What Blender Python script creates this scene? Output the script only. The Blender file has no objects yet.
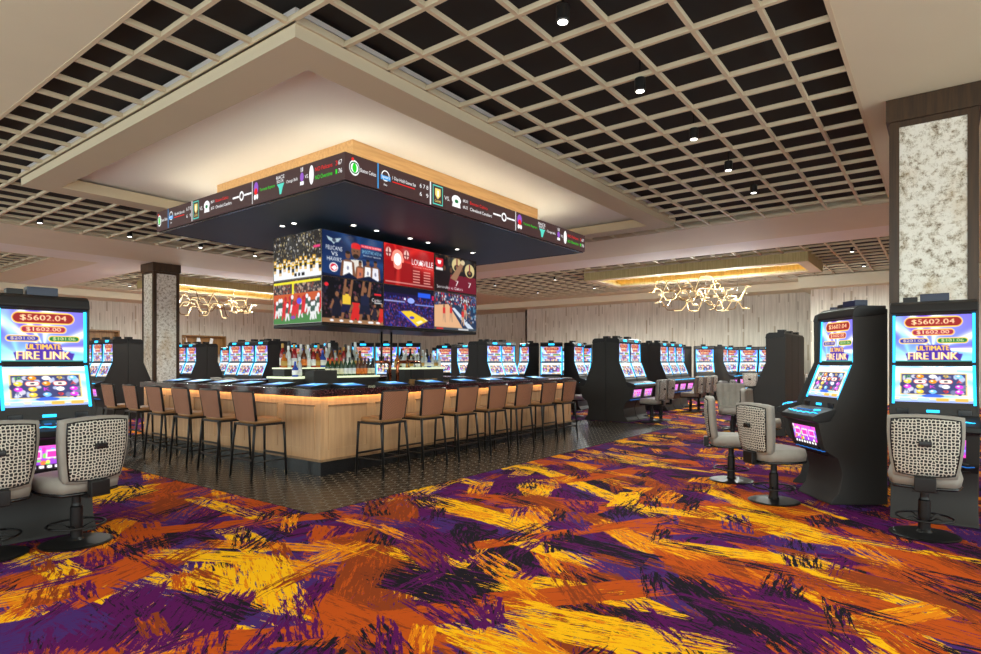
import bpy, bmesh, math, random
import numpy as np
from mathutils import Vector, Matrix
sc = bpy.context.scene
C = sc.collection
PI = math.pi
R = math.radians
random.seed(7)
# ------------------------------------------------------------------ camera
cam = bpy.data.objects.new('camera', bpy.data.cameras.new('camera'))
C.objects.link(cam); sc.camera = cam
cam.location = (0, 0, 1.5)
cam.rotation_euler = (R(90), 0, R(37.027 - 90))
cam.data.sensor_width = 36
cam.data.lens = 36 * 598.2 / 981
cam.data.shift_y = 34.4 / 981
cam.data.clip_end = 200
# ------------------------------------------------------------------ world, exposure
world = bpy.data.worlds.new('world'); sc.world = world; world.use_nodes = True
bg = world.node_tree.nodes['Background']
bg.inputs[0].default_value = (.86, .98, .96, 1); bg.inputs[1].default_value = 2.8
sc.view_settings.view_transform = 'Standard'
sc.view_settings.look = 'None'
sc.view_settings.gamma = 1
sc.view_settings.use_curve_mapping = False
sc.view_settings.exposure = 0.0
sc.cycles.max_bounces = 8
sc.cycles.diffuse_bounces = 4
sc.cycles.sample_clamp_indirect = 4
def area(name, loc, rot, sx, sy, power, col=(1, .93, .84)):
    l = bpy.data.lights.new(name, 'AREA'); l.shape = 'RECTANGLE'; l.size = sx; l.size_y = sy
    l.energy = power; l.color = col
    o = bpy.data.objects.new(name, l); C.objects.link(o); o.location = loc; o.rotation_euler = rot
    return o
def spot(name, loc, power, size=150, blend=.6, rad=.05, col=(.93, 1, .93), rot=(0, 0, 0)):
    l = bpy.data.lights.new(name, 'SPOT'); l.energy = power; l.color = col; l.spot_size = R(size)
    l.spot_blend = blend; l.shadow_soft_size = rad
    o = bpy.data.objects.new(name, l); C.objects.link(o); o.location = loc; o.rotation_euler = rot
    return o
# ceiling downlights of the hall (the lamps themselves are built further down)
DOWN = [(x, 2.63) for x in (4.53, 6.2, 7.97, 9.59, 11.14)] + [(x, 15.92) for x in (4.56, 6.39, 8.15, 9.75)]
FAR_DOWN = [(x, y) for x in (19.4, 22.6) for y in (2.0, 5.6, 8.6, 11.6, 14.4)]
LEFT_DOWN = [(x, y) for x in (10.6, 13.8, 17.0) for y in (22.6, 26.4)]
def point(name, loc, power, rad=.12, col=(.94, 1, 1)):
    l = bpy.data.lights.new(name, 'POINT'); l.energy = power; l.color = col; l.shadow_soft_size = rad
    o = bpy.data.objects.new(name, l); C.objects.link(o); o.location = loc
    return o
for y in (5.2, 6.5, 7.8): point('chandelier_glow', (20.1, y, 3.75), 150)
for x in (11.2, 12.9, 14.6): point('chandelier_glow', (x, 23.1, 3.75), 150)
for i, (x, y) in enumerate(DOWN): spot('downlight_glow', (x, y, 4.44), 200)
for x, y in FAR_DOWN: spot('downlight_glow', (x, y, 4.42), 350, 170)
for x, y in LEFT_DOWN: spot('downlight_glow', (x, y, 4.42), 400, 170)

# ------------------------------------------------------------------ helpers
def lin(c):
    return tuple(((v / 255) / 12.92 if v / 255 <= .04045 else ((v / 255 + .055) / 1.055) ** 2.4) for v in c)
def tag(o, label=None, cat=None, group=None, kind=None):
    if label: o['label'] = label
    if cat: o['category'] = cat
    if group: o['group'] = group
    if kind: o['kind'] = kind
    return o
def empty(name, loc=(0, 0, 0), rz=0, label=None, cat=None, group=None):
    o = bpy.data.objects.new(name, None); C.objects.link(o); o.location = loc; o.rotation_euler = (0, 0, rz)
    o.empty_display_size = .1
    return tag(o, label, cat, group)
class MB:
    def __init__(s): s.bm = bmesh.new()
    def box(s, x0, x1, y0, y1, z0, z1, m=None):
        v = [s.bm.verts.new((x, y, z)) for x in (x0, x1) for y in (y0, y1) for z in (z0, z1)]
        if m is not None:
            for q in v: q.co = m @ q.co
        for f in ((0, 1, 3, 2), (4, 6, 7, 5), (0, 4, 5, 1), (2, 3, 7, 6), (0, 2, 6, 4), (1, 5, 7, 3)):
            s.bm.faces.new([v[i] for i in f])
        return s
    def prism(s, prof, x0, x1):            # prof = list of (y, z); extruded along x
        a = [s.bm.verts.new((x0, y, z)) for y, z in prof]; b = [s.bm.verts.new((x1, y, z)) for y, z in prof]
        n = len(prof); s.bm.faces.new(a[::-1]); s.bm.faces.new(b)
        for i in range(n): s.bm.faces.new((a[i], a[(i + 1) % n], b[(i + 1) % n], b[i]))
        return s
    def tube(s, pts, r, seg=8, cap=True, closed=False):
        pts = [Vector(p) for p in pts]; n = len(pts); rings = []
        rr = r if isinstance(r, (list, tuple)) else [r] * n
        up = None
        for i, p in enumerate(pts):
            if closed: t = (pts[(i + 1) % n] - pts[i - 1]).normalized()
            else: t = (pts[min(i + 1, n - 1)] - pts[max(i - 1, 0)]).normalized()
            if up is None:
                up = Vector((0, 0, 1)) if abs(t.z) < .9 else Vector((0, 1, 0))
            a = t.cross(up)
            if a.length < 1e-4: a = t.cross(Vector((1, 0, 0)))
            a.normalize(); b = a.cross(t).normalized(); up = b
            rings.append([s.bm.verts.new(p + (a * math.cos(2 * PI * k / seg) + b * math.sin(2 * PI * k / seg)) * rr[i]) for k in range(seg)])
        for i in range(n if closed else n - 1):
            A, B = rings[i], rings[(i + 1) % n]
            for k in range(seg): s.bm.faces.new((A[k], A[(k + 1) % seg], B[(k + 1) % seg], B[k]))
        if cap and not closed: s.bm.faces.new(rings[0][::-1]); s.bm.faces.new(rings[-1])
        return s
    def lathe(s, prof, seg=20, c=(0, 0, 0)):      # prof (r, z)
        rings = []
        for r, z in prof:
            rings.append([s.bm.verts.new((c[0] + r * math.cos(2 * PI * k / seg), c[1] + r * math.sin(2 * PI * k / seg), c[2] + z)) for k in range(seg)])
        for A, B in zip(rings, rings[1:]):
            for k in range(seg): s.bm.faces.new((A[k], A[(k + 1) % seg], B[(k + 1) % seg], B[k]))
        s.bm.faces.new(rings[0][::-1]); s.bm.faces.new(rings[-1])
        return s
    def surf(s, fn, nu, nv):                  # grid surface fn(i/nu, j/nv)
        g = [[s.bm.verts.new(fn(i / nu, j / nv)) for j in range(nv + 1)] for i in range(nu + 1)]
        for i in range(nu):
            for j in range(nv): s.bm.faces.new((g[i][j], g[i + 1][j], g[i + 1][j + 1], g[i][j + 1]))
        return g
    def build(s, name, m, parent=None, bevel=0, smooth=False, subd=0, loc=None, rot=None):
        bmesh.ops.recalc_face_normals(s.bm, faces=s.bm.faces)
        me = bpy.data.meshes.new(name); s.bm.to_mesh(me); s.bm.free()
        if smooth or bevel:
            for p in me.polygons: p.use_smooth = True
        me.materials.append(m)
        o = bpy.data.objects.new(name, me); C.objects.link(o)
        if parent: o.parent = parent
        if loc: o.location = loc
        if rot: o.rotation_euler = rot
        if bevel:
            b = o.modifiers.new('bevel', 'BEVEL'); b.width = bevel; b.segments = 2; b.limit_method = 'ANGLE'; b.angle_limit = R(35)
            b.harden_normals = False
            w = o.modifiers.new('wn', 'WEIGHTED_NORMAL'); w.keep_sharp = True
        if subd:
            b = o.modifiers.new('s', 'SUBSURF'); b.levels = subd; b.render_levels = subd
        return o
def slab(name, x0, x1, y0, y1, z0, z1, m, parent=None, bevel=0):
    return MB().box(x0, x1, y0, y1, z0, z1).build(name, m, parent, bevel)
KIDS = {}
def copy_tree(o, parent=None):
    c = o.copy(); C.objects.link(c); c.parent = parent
    if o not in KIDS: KIDS[o] = [k for k in bpy.data.objects if k.parent == o]
    for ch in KIDS[o]: copy_tree(ch, c)
    return c
def place(proto, used, loc, rz, label, cat=None, group=None, sz=None):
    o = proto if not used else copy_tree(proto)
    o.location = loc; o.rotation_euler = (0, 0, rz)
    if 'label' in o: del o['label']
    tag(o, label, cat, group)
    if sz: o.scale = sz
    return o

# ------------------------------------------------------------------ materials
class NT:
    def __init__(s, name):
        s.m = bpy.data.materials.new(name); s.m.use_nodes = True; s.t = s.m.node_tree
        s.b = s.t.nodes['Principled BSDF']; s.out = s.t.nodes['Material Output']
    def n(s, kind, **kw):
        q = s.t.nodes.new(kind)
        for k, v in kw.items(): setattr(q, k, v)
        return q
    def l(s, a, b): s.t.links.new(a, b)
    def val(s, sock, v):
        if hasattr(v, 'is_linked') or hasattr(v, 'links'): s.l(v, sock)
        else: sock.default_value = v
    def math(s, op, a, b=0, c=0, clamp=False):
        q = s.n('ShaderNodeMath', operation=op); q.use_clamp = clamp
        s.val(q.inputs[0], a); s.val(q.inputs[1], b); s.val(q.inputs[2], c); return q.outputs[0]
    def mix(s, f, a, b):
        q = s.n('ShaderNodeMix', data_type='RGBA')
        s.val(q.inputs[0], f); s.val(q.inputs[6], a); s.val(q.inputs[7], b); return q.outputs[2]
    def noise(s, vec, scale, detail=2, rough=.5, dim='3D'):
        q = s.n('ShaderNodeTexNoise', noise_dimensions=dim); s.l(vec, q.inputs['Vector'])
        q.inputs['Scale'].default_value = scale; q.inputs['Detail'].default_value = detail; q.inputs['Roughness'].default_value = rough
        return q
    def ramp(s, f, stops, interp='LINEAR'):
        q = s.n('ShaderNodeValToRGB'); q.color_ramp.interpolation = interp; e = q.color_ramp.elements
        while len(e) < len(stops): e.new(.5)
        for x, (p, c) in zip(e, stops): x.position = p; x.color = (*c, 1) if len(c) == 3 else c
        s.l(f, q.inputs[0]); return q.outputs[0]
    def mapping(s, vec, loc=(0, 0, 0), rot=(0, 0, 0), scale=(1, 1, 1), typ='POINT'):
        q = s.n('ShaderNodeMapping', vector_type=typ); s.l(vec, q.inputs[0])
        q.inputs[1].default_value = loc; q.inputs[2].default_value = rot; q.inputs[3].default_value = scale
        return q.outputs[0]
    def obj(s): return s.n('ShaderNodeTexCoord').outputs['Object']
    def pos(s): return s.n('ShaderNodeNewGeometry').outputs['Position']
def c4(c): return (*c, 1)
def plain(name, rgb, rough=.5, metal=0, spec=.5, var=0, vs=8, bump=0, coat=0):
    n = NT(name); n.b.inputs['Roughness'].default_value = rough; n.b.inputs['Metallic'].default_value = metal
    n.b.inputs['Specular IOR Level'].default_value = spec; n.b.inputs['Coat Weight'].default_value = coat
    col = lin(rgb); n.b.inputs['Base Color'].default_value = c4(col)
    o = n.obj()
    if not var and not bump: var = .04
    t = n.noise(o, vs, 4)
    if var:
        dk = tuple(v * (1 - var) for v in col); lt = tuple(min(1, v * (1 + var)) for v in col)
        n.l(n.ramp(t.outputs[0], [(.3, dk), (.7, lt)]), n.b.inputs['Base Color'])
    if bump:
        b = n.n('ShaderNodeBump'); b.inputs['Strength'].default_value = bump; b.inputs['Distance'].default_value = .01
        n.l(t.outputs[0], b.inputs['Height']); n.l(b.outputs[0], n.b.inputs['Normal'])
    return n.m
def glow(name, rgb, strength, base=(0, 0, 0)):
    n = NT(name); n.b.inputs['Base Color'].default_value = c4(lin(base))
    n.b.inputs['Emission Color'].default_value = c4(lin(rgb)); n.b.inputs['Emission Strength'].default_value = strength
    n.b.inputs['Roughness'].default_value = .4
    return n.m
def screen_mat(name, strength):
    n = NT(name); a = n.n('ShaderNodeAttribute', attribute_name='pix')
    n.b.inputs['Base Color'].default_value = (.01, .01, .01, 1); n.b.inputs['Roughness'].default_value = .3; n.b.inputs['Specular IOR Level'].default_value = .08
    n.l(a.outputs['Color'], n.b.inputs['Emission Color']); n.b.inputs['Emission Strength'].default_value = strength
    return n.m
def wood(name, a, b, axis='z', rough=.45, scale=1):
    n = NT(name); o = n.obj()
    sc_ = {'z': (14, 14, .9), 'x': (.9, 14, 14), 'y': (14, .9, 14)}[axis]
    w = n.noise(n.mapping(o, scale=tuple(v * scale for v in sc_)), 1.6, 5, .6)
    n.l(n.ramp(w.outputs[0], [(.3, lin(a)), (.7, lin(b))]), n.b.inputs['Base Color']); n.b.inputs['Roughness'].default_value = rough
    return n.m
M = {}
M['beige'] = plain('painted plaster', (224, 215, 188), .8, var=.015, vs=1.5)
M['lit_beam_band'] = plain('lit beam face tone', (236, 231, 222), .8, var=.015, vs=1.5)  # light on the beam faces, put into a paler colour on the flat soffit
M['cloud'] = plain('cloud plaster', (203, 188, 160), .8, var=.02, vs=1.2)
M['cloud_in'] = plain('white ceiling plaster', (232, 228, 226), .85, var=.01, vs=1)
M['black_panel'] = plain('black acoustic panel', (42, 40, 38), .9, var=.12, vs=1.3)
M['grid_paint'] = plain('grid bar paint', (214, 198, 168), .6, var=.04, vs=4)
M['halo_blue'] = plain('dark slate soffit', (44, 66, 84), .5, var=.1, vs=1)
M['maple'] = wood('maple fascia', (196, 146, 92), (222, 176, 120), 'x')
M['bar_wood'] = wood('bar oak veneer', (184, 140, 100), (208, 164, 120), 'z')
M['bar_wood_edge'] = wood('bar oak edge', (128, 96, 66), (160, 124, 88), 'z')
M['walnut'] = wood('walnut trim', (44, 28, 13), (74, 49, 25), 'z', .4)
M['ring_wood'] = wood('bamboo fascia', (182, 160, 100), (212, 194, 138), 'z', .5)
M['panel_wood'] = wood('shelf wood', (120, 84, 44), (166, 124, 72), 'z')
M['black'] = plain('black plinth', (26, 25, 26), .25, var=.1)
M['black_metal'] = plain('black powder coat', (30, 28, 28), .35, metal=.3, var=.08, vs=20)
M['cab'] = plain('cabinet charcoal', (54, 51, 49), .55, spec=.3, var=.05, vs=3)
M['cab_dark'] = plain('cabinet trim black', (36, 34, 34), .4, spec=.3, var=.05, vs=3)
M['box_blue'] = plain('navy topper shell', (22, 30, 58), .3, var=.2, vs=9)
M['leather_grey'] = plain('grey upholstery', (150, 143, 133), .6, var=.07, vs=12, bump=.1)
M['tan'] = plain('tan leather', (156, 110, 66), .5, var=.08, vs=14, bump=.1)
M['chrome'] = plain('brushed steel', (150, 148, 145), .25, metal=1, var=.05)
M['copper'] = plain('copper', (186, 104, 70), .22, metal=1, var=.1)
M['gold_light'] = glow('warm led diffuser', (255, 226, 170), 1.8)
M['bronze'] = plain('bronze', (150, 122, 84), .3, metal=.9, var=.1)
M['led_blue'] = glow('cyan led', (40, 190, 255), 2.4)
M['led_blue_dim'] = glow('blue edge light', (40, 120, 210), .9)
M['led_warm'] = glow('warm led strip', (255, 206, 132), 42)
M['led_white'] = glow('downlight lens', (255, 250, 240), 6)
M['tv_frame'] = plain('tv bezel', (60, 60, 62), .35)
M['screen_bright'] = screen_mat('slot screen', 1.6)
M['screen_tv'] = screen_mat('television picture', 1.15)
M['speaker_grey'] = plain('steel grey plastic', (88, 88, 90), .4)
M['cove'] = glow('cove strip', (250, 244, 214), 18)
M['led_warm2'] = glow('ring cove strip', (255, 206, 110), 9)
M['ticker'] = glow('ticker background', (72, 50, 50), 1.0)
M['shelf_lit'] = glow('lit shelf glass', (226, 236, 190), .9, (200, 210, 190))
def woven():
    n = NT('woven brown back'); o = n.obj()
    w = n.n('ShaderNodeTexWave', wave_type='BANDS', bands_direction='DIAGONAL'); n.l(n.mapping(o, scale=(1, 1, 1)), w.inputs[0]); w.inputs['Scale'].default_value = 26
    w2 = n.n('ShaderNodeTexWave', wave_type='BANDS', bands_direction='DIAGONAL'); n.l(n.mapping(o, scale=(-1, 1, 1)), w2.inputs[0]); w2.inputs['Scale'].default_value = 26
    f = n.math('MULTIPLY', w.outputs[1], w2.outputs[1])
    n.l(n.ramp(f, [(.05, lin((116, 74, 54))), (.5, lin((174, 118, 86)))]), n.b.inputs['Base Color']); n.b.inputs['Roughness'].default_value = .6
    return n.m
M['woven'] = woven()
def lattice():
    n = NT('black and cream lattice fabric'); o = n.obj()
    v = n.n('ShaderNodeTexVoronoi', feature='DISTANCE_TO_EDGE', voronoi_dimensions='2D'); s_ = n.n('ShaderNodeSeparateXYZ'); n.l(o, s_.inputs[0]); k_ = n.n('ShaderNodeCombineXYZ'); n.l(s_.outputs[0], k_.inputs[0]); n.l(s_.outputs[2], k_.inputs[1]); n.l(k_.outputs[0], v.inputs['Vector'])
    v.inputs['Scale'].default_value = 39; v.inputs['Randomness'].default_value = .5
    n.l(n.ramp(v.outputs[0], [(.0, lin((222, 214, 200))), (.12, lin((206, 198, 184))), (.18, lin((30, 26, 24)))]), n.b.inputs['Base Color'])
    n.b.inputs['Roughness'].default_value = .7
    return n.m
M['lattice'] = lattice()
def stone():
    n = NT('mottled mineral panel'); o = n.obj()
    a = n.noise(n.mapping(o, scale=(1, 1, 1)), 13, 9, .78); b = n.noise(n.mapping(o, loc=(4, 2, 1), scale=(1, 1, .7)), 2.2, 5, .6)
    c = n.noise(n.mapping(o, loc=(9, 1, 5)), 26, 5, .8)
    base = n.ramp(a.outputs[0], [(.37, lin((96, 80, 60))), (.43, lin((186, 174, 154))), (.52, lin((236, 231, 220)))])
    gold = n.mix(n.ramp(b.outputs[0], [(.50, (0, 0, 0)), (.68, (.5, .5, .5))]), base, c4(lin((188, 156, 106))))
    dk = n.mix(n.ramp(c.outputs[0], [(.60, (0, 0, 0)), (.70, (.85, .85, .85))]), gold, c4(lin((96, 80, 66))))
    n.l(dk, n.b.inputs['Base Color']); n.b.inputs['Roughness'].default_value = .5
    return n.m
M['stone'] = stone()
def bartop():
    n = NT('dark red speckled stone'); o = n.obj()
    a = n.noise(o, 38, 4, .7)
    n.l(n.ramp(a.outputs[0], [(.45, lin((34, 26, 28))), (.6, lin((78, 34, 38))), (.7, lin((150, 110, 110)))]), n.b.inputs['Base Color'])
    n.b.inputs['Roughness'].default_value = .15
    return n.m
M['bartop'] = bartop()
M['bartop_in'] = plain('grey work surface', (150, 145, 136), .3, var=.08)
def wallmat():
    n = NT('streaked wall covering'); p = n.pos()
    sep = n.n('ShaderNodeSeparateXYZ'); n.l(p, sep.inputs[0])
    u = n.math('ADD', sep.outputs[0], sep.outputs[1]); z = sep.outputs[2]
    def dash(wx, wz, thr, wid, seed):
        cu = n.math('MULTIPLY', u, 1 / wx); fu = n.math('FRACT', cu); iu = n.math('FLOOR', cu)
        off = n.n('ShaderNodeTexWhiteNoise', noise_dimensions='1D'); n.l(n.math('ADD', iu, seed), off.inputs['W'])
        cz = n.math('ADD', n.math('MULTIPLY', z, 1 / wz), n.math('MULTIPLY', off.outputs[0], 7.3)); iz = n.math('FLOOR', cz); fz = n.math('FRACT', cz)
        cmb = n.n('ShaderNodeCombineXYZ'); n.l(iu, cmb.inputs[0]); n.l(iz, cmb.inputs[1]); cmb.inputs[2].default_value = seed
        wn = n.n('ShaderNodeTexWhiteNoise', noise_dimensions='3D'); n.l(cmb.outputs[0], wn.inputs['Vector'])
        on = n.math('GREATER_THAN', wn.outputs[0], thr)
        e = n.math('LESS_THAN', n.math('ABSOLUTE', n.math('SUBTRACT', fu, .5)), wid)
        e2 = n.math('LESS_THAN', n.math('ABSOLUTE', n.math('SUBTRACT', fz, .5)), .42)
        return n.math('MULTIPLY', n.math('MULTIPLY', on, e), e2)
    a = dash(.62, .75, .62, .06, 3); b = dash(.35, .42, .8, .07, 11)
    seam = n.math('LESS_THAN', n.math('FRACT', n.math('MULTIPLY', u, 1 / 1.22)), .02)
    fib = n.noise(n.mapping(p, scale=(16, 16, .8)), 1.2, 4, .6)
    base = n.ramp(fib.outputs[0], [(.3, lin((190, 181, 166))), (.7, lin((222, 215, 202)))])
    c = n.mix(n.math('MULTIPLY', a, .6), base, c4(lin((150, 132, 104)))); c = n.mix(n.math('MULTIPLY', b, .55), c, c4(lin((140, 126, 108))))
    c = n.mix(n.math('MULTIPLY', seam, .45), c, c4(lin((150, 140, 124))))
    n.l(c, n.b.inputs['Base Color']); n.b.inputs['Roughness'].default_value = .7
    return n.m
M['wall'] = wallmat()
def tilemat():
    n = NT('dark hexagon floor tile'); p = n.pos()
    q = n.mapping(p, scale=(1 / .11, 1 / .19, 1)); q = n.mapping(p, scale=(6.5, 6.5, 0))
    def vm(op, a, b=None, out=0):
        k = n.n('ShaderNodeVectorMath', operation=op); n.l(a, k.inputs[0])
        if b is not None:
            if hasattr(b, 'links'): n.l(b, k.inputs[1])
            else: k.inputs[1].default_value = b
        return k.outputs['Value' if out else 'Vector']
    r = (1, 1.7320508, 1); h = (.5, .8660254, 0)
    def mod(v):
        w = n.n('ShaderNodeVectorMath', operation='WRAP'); n.l(v, w.inputs[0]); w.inputs[1].default_value = r; w.inputs[2].default_value = (0, 0, 0); return w.outputs[0]
    a = vm('SUBTRACT', mod(q), h); b = vm('SUBTRACT', mod(vm('SUBTRACT', q, h)), h)
    a = vm('MULTIPLY', a, (1, 1, 0)); b = vm('MULTIPLY', b, (1, 1, 0))
    f = n.math('LESS_THAN', vm('DOT_PRODUCT', a, a, 1), vm('DOT_PRODUCT', b, b, 1))
    mx = n.n('ShaderNodeMix', data_type='VECTOR'); n.l(f, mx.inputs[0]); n.l(b, mx.inputs[4]); n.l(a, mx.inputs[5])
    g = vm('ABSOLUTE', mx.outputs[1]); s2 = n.n('ShaderNodeSeparateXYZ'); n.l(g, s2.inputs[0])
    hd = n.math('MAXIMUM', s2.outputs[0], vm('DOT_PRODUCT', g, (.5, .8660254, 0), 1))
    gro = n.math('GREATER_THAN', hd, .468)
    idv = vm('SUBTRACT', q, mx.outputs[1]); wn = n.n('ShaderNodeTexWhiteNoise', noise_dimensions='3D'); n.l(vm('SNAP', vm('ADD', idv, (.01, .01, 0)), (.25, .25, 1)), wn.inputs['Vector'])
    col = n.ramp(wn.outputs[0], [(0, lin((30, 27, 25))), (1, lin((56, 49, 43)))])
    col = n.mix(gro, col, c4(lin((112, 100, 84))))
    n.l(col, n.b.inputs['Base Color'])
    n.l(n.math('ADD', n.math('MULTIPLY', gro, .4), .27), n.b.inputs['Roughness'])
    return n.m
M['tile'] = tilemat()
STROKES = [(1.71,4.58,27,1.18,0.45,'O'),(3.06,5.18,-32,1.76,0.25,'O'),(2.96,6.45,27,0.94,0.5,'R'),(2.36,4.54,-62,0.82,0.25,'Y'),(2.16,3.67,-116,1.4,0.7,'Y'),(1.88,3.58,-78,1.59,0.2,'I'),(1.66,3.58,43,0.74,0.8,'M'),(1.84,2.94,-45,0.84,0.25,'O'),(1.6,5.55,-5,0.45,0.4,'Y'),(2.86,7.37,22,0.73,0.5,'Y'),(3.27,5.83,-89,1.4,0.22,'Y'),(2.8,4.37,-60,1.13,0.2,'G'),(3.47,3.74,-137,3.11,0.55,'R'),(3.26,2.79,-95,1.54,0.2,'Y'),(2.73,2.37,-29,0.97,0.3,'O'),(3.39,1.9,-40,1.16,0.3,'O'),(4.66,3.69,-101,1.63,0.35,'Y'),(5.26,3.19,-114,1.34,0.45,'R'),(4.54,2.64,-28,2.14,0.2,'O'),(4.08,2.46,-101,0.88,0.25,'Y'),(3.0,1.65,-80,1.04,0.4,'Y'),(2.32,2.62,-89,1.09,0.3,'O'),(3.06,2.76,-86,0.89,0.6,'D'),(6.48,3.54,-122,3.09,0.25,'Y'),(4.11,1.14,-136,1.89,0.4,'O'),(4.89,1.31,-79,1.21,0.25,'Y'),(4.82,0.56,-124,1.09,0.35,'Y'),(6.12,0.72,-132,2.64,0.35,'O'),(6.61,0.5,-131,2.14,0.3,'M'),(5.82,0.25,-94,1.16,0.12,'Y'),(5.41,1.74,-48,1.27,0.3,'O'),(3.88,0.72,-138,0.99,0.5,'M'),(3.15,1.14,-77,0.56,0.3,'Y'),(5.88,2.04,-80,1.05,0.25,'Y'),(1.13,4.0,-17,0.51,0.5,'I'),(6.18,4.95,-83,1.59,0.5,'M'),(4.32,2.19,-95,0.94,0.4,'D'),(4.26,0.15,-108,0.86,0.35,'O'),(8.05,2.47,-86,1.48,0.4,'M'),(9.7,2.51,-88,1.36,0.3,'Y'),(3.65,3.46,-114,1.31,0.5,'M'),(7.2,3.59,-22,1.57,0.4,'O'),(3.76,1.1,-133,1.09,0.3,'D'),(4.5,0.04,-34,1.08,0.2,'G'),(1.51,3.93,48,0.92,0.3,'M'),(1.29,4.68,-21,0.5,0.3,'G'),(4.78,0.22,-106,1.06,0.25,'R')]
CC = {'O': (190, 78, 18), 'R': (138, 58, 22), 'Y': (250, 184, 12), 'G': (228, 128, 14), 'M': (86, 14, 82), 'I': (70, 38, 104), 'D': (26, 20, 28)}
def stroke_group():
    g = bpy.data.node_groups.new('dry brush stroke', 'ShaderNodeTree')
    I = g.interface
    for nm, ty in (('Base', 'NodeSocketColor'), ('P', 'NodeSocketVector'), ('Size', 'NodeSocketVector'), ('Color', 'NodeSocketColor'), ('Color2', 'NodeSocketColor'), ('Seed', 'NodeSocketFloat'), ('Holes', 'NodeSocketFloat')):
        I.new_socket(nm, in_out='INPUT', socket_type=ty)
    I.new_socket('Result', in_out='OUTPUT', socket_type='NodeSocketColor')
    gi = g.nodes.new('NodeGroupInput'); go = g.nodes.new('NodeGroupOutput')
    L = g.links.new
    def mth(op, a, b=0., c=0., cl=False):
        k = g.nodes.new('ShaderNodeMath'); k.operation = op; k.use_clamp = cl
        for s, v in zip(k.inputs, (a, b, c)):
            if hasattr(v, 'links'): L(v, s)
            else: s.default_value = v
        return k.outputs[0]
    def vm(op, a, b):
        k = g.nodes.new('ShaderNodeVectorMath'); k.operation = op
        for s, v in zip(k.inputs, (a, b)):
            if hasattr(v, 'links'): L(v, s)
            else: s.default_value = v
        return k.outputs[0]
    P, S = gi.outputs['P'], gi.outputs['Size']
    # streaks run along local x
    cmb = g.nodes.new('ShaderNodeCombineXYZ'); L(gi.outputs['Seed'], cmb.inputs[2]); L(gi.outputs['Seed'], cmb.inputs[0])
    nz = g.nodes.new('ShaderNodeTexNoise'); L(vm('ADD', vm('MULTIPLY', P, (4.2, 34, 0)), cmb.outputs[0]), nz.inputs['Vector'])
    nz.inputs['Scale'].default_value = 1; nz.inputs['Detail'].default_value = 5; nz.inputs['Roughness'].default_value = .74
    nb = g.nodes.new('ShaderNodeSeparateColor'); L(nz.outputs['Color'], nb.inputs[0])
    uv = g.nodes.new('ShaderNodeSeparateXYZ'); L(vm('DIVIDE', P, S), uv.inputs[0])
    au = mth('ABSOLUTE', uv.outputs[0]); av = mth('ABSOLUTE', uv.outputs[1])
    eu = mth('LESS_THAN', mth('ADD', au, mth('MULTIPLY', mth('SUBTRACT', nb.outputs[0], .5), 2.0)), 1)
    ev = mth('LESS_THAN', mth('ADD', av, mth('MULTIPLY', mth('SUBTRACT', nb.outputs[1], .5), 1.0)), 1)
    hol = mth('GREATER_THAN', mth('SUBTRACT', nb.outputs[2], mth('MULTIPLY', mth('MULTIPLY', au, au), .10)), gi.outputs['Holes'])
    mk = mth('MULTIPLY', mth('MULTIPLY', eu, ev), hol)
    sh = mth('GREATER_THAN', nb.outputs[0], .565)
    def mix(f, a, b):
        k = g.nodes.new('ShaderNodeMix'); k.data_type = 'RGBA'; L(f, k.inputs[0]); L(a, k.inputs[6]); L(b, k.inputs[7]); return k.outputs[2]
    col = mix(sh, gi.outputs['Color'], gi.outputs['Color2'])
    L(mix(mk, gi.outputs['Base'], col), go.inputs[0])
    return g
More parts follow.
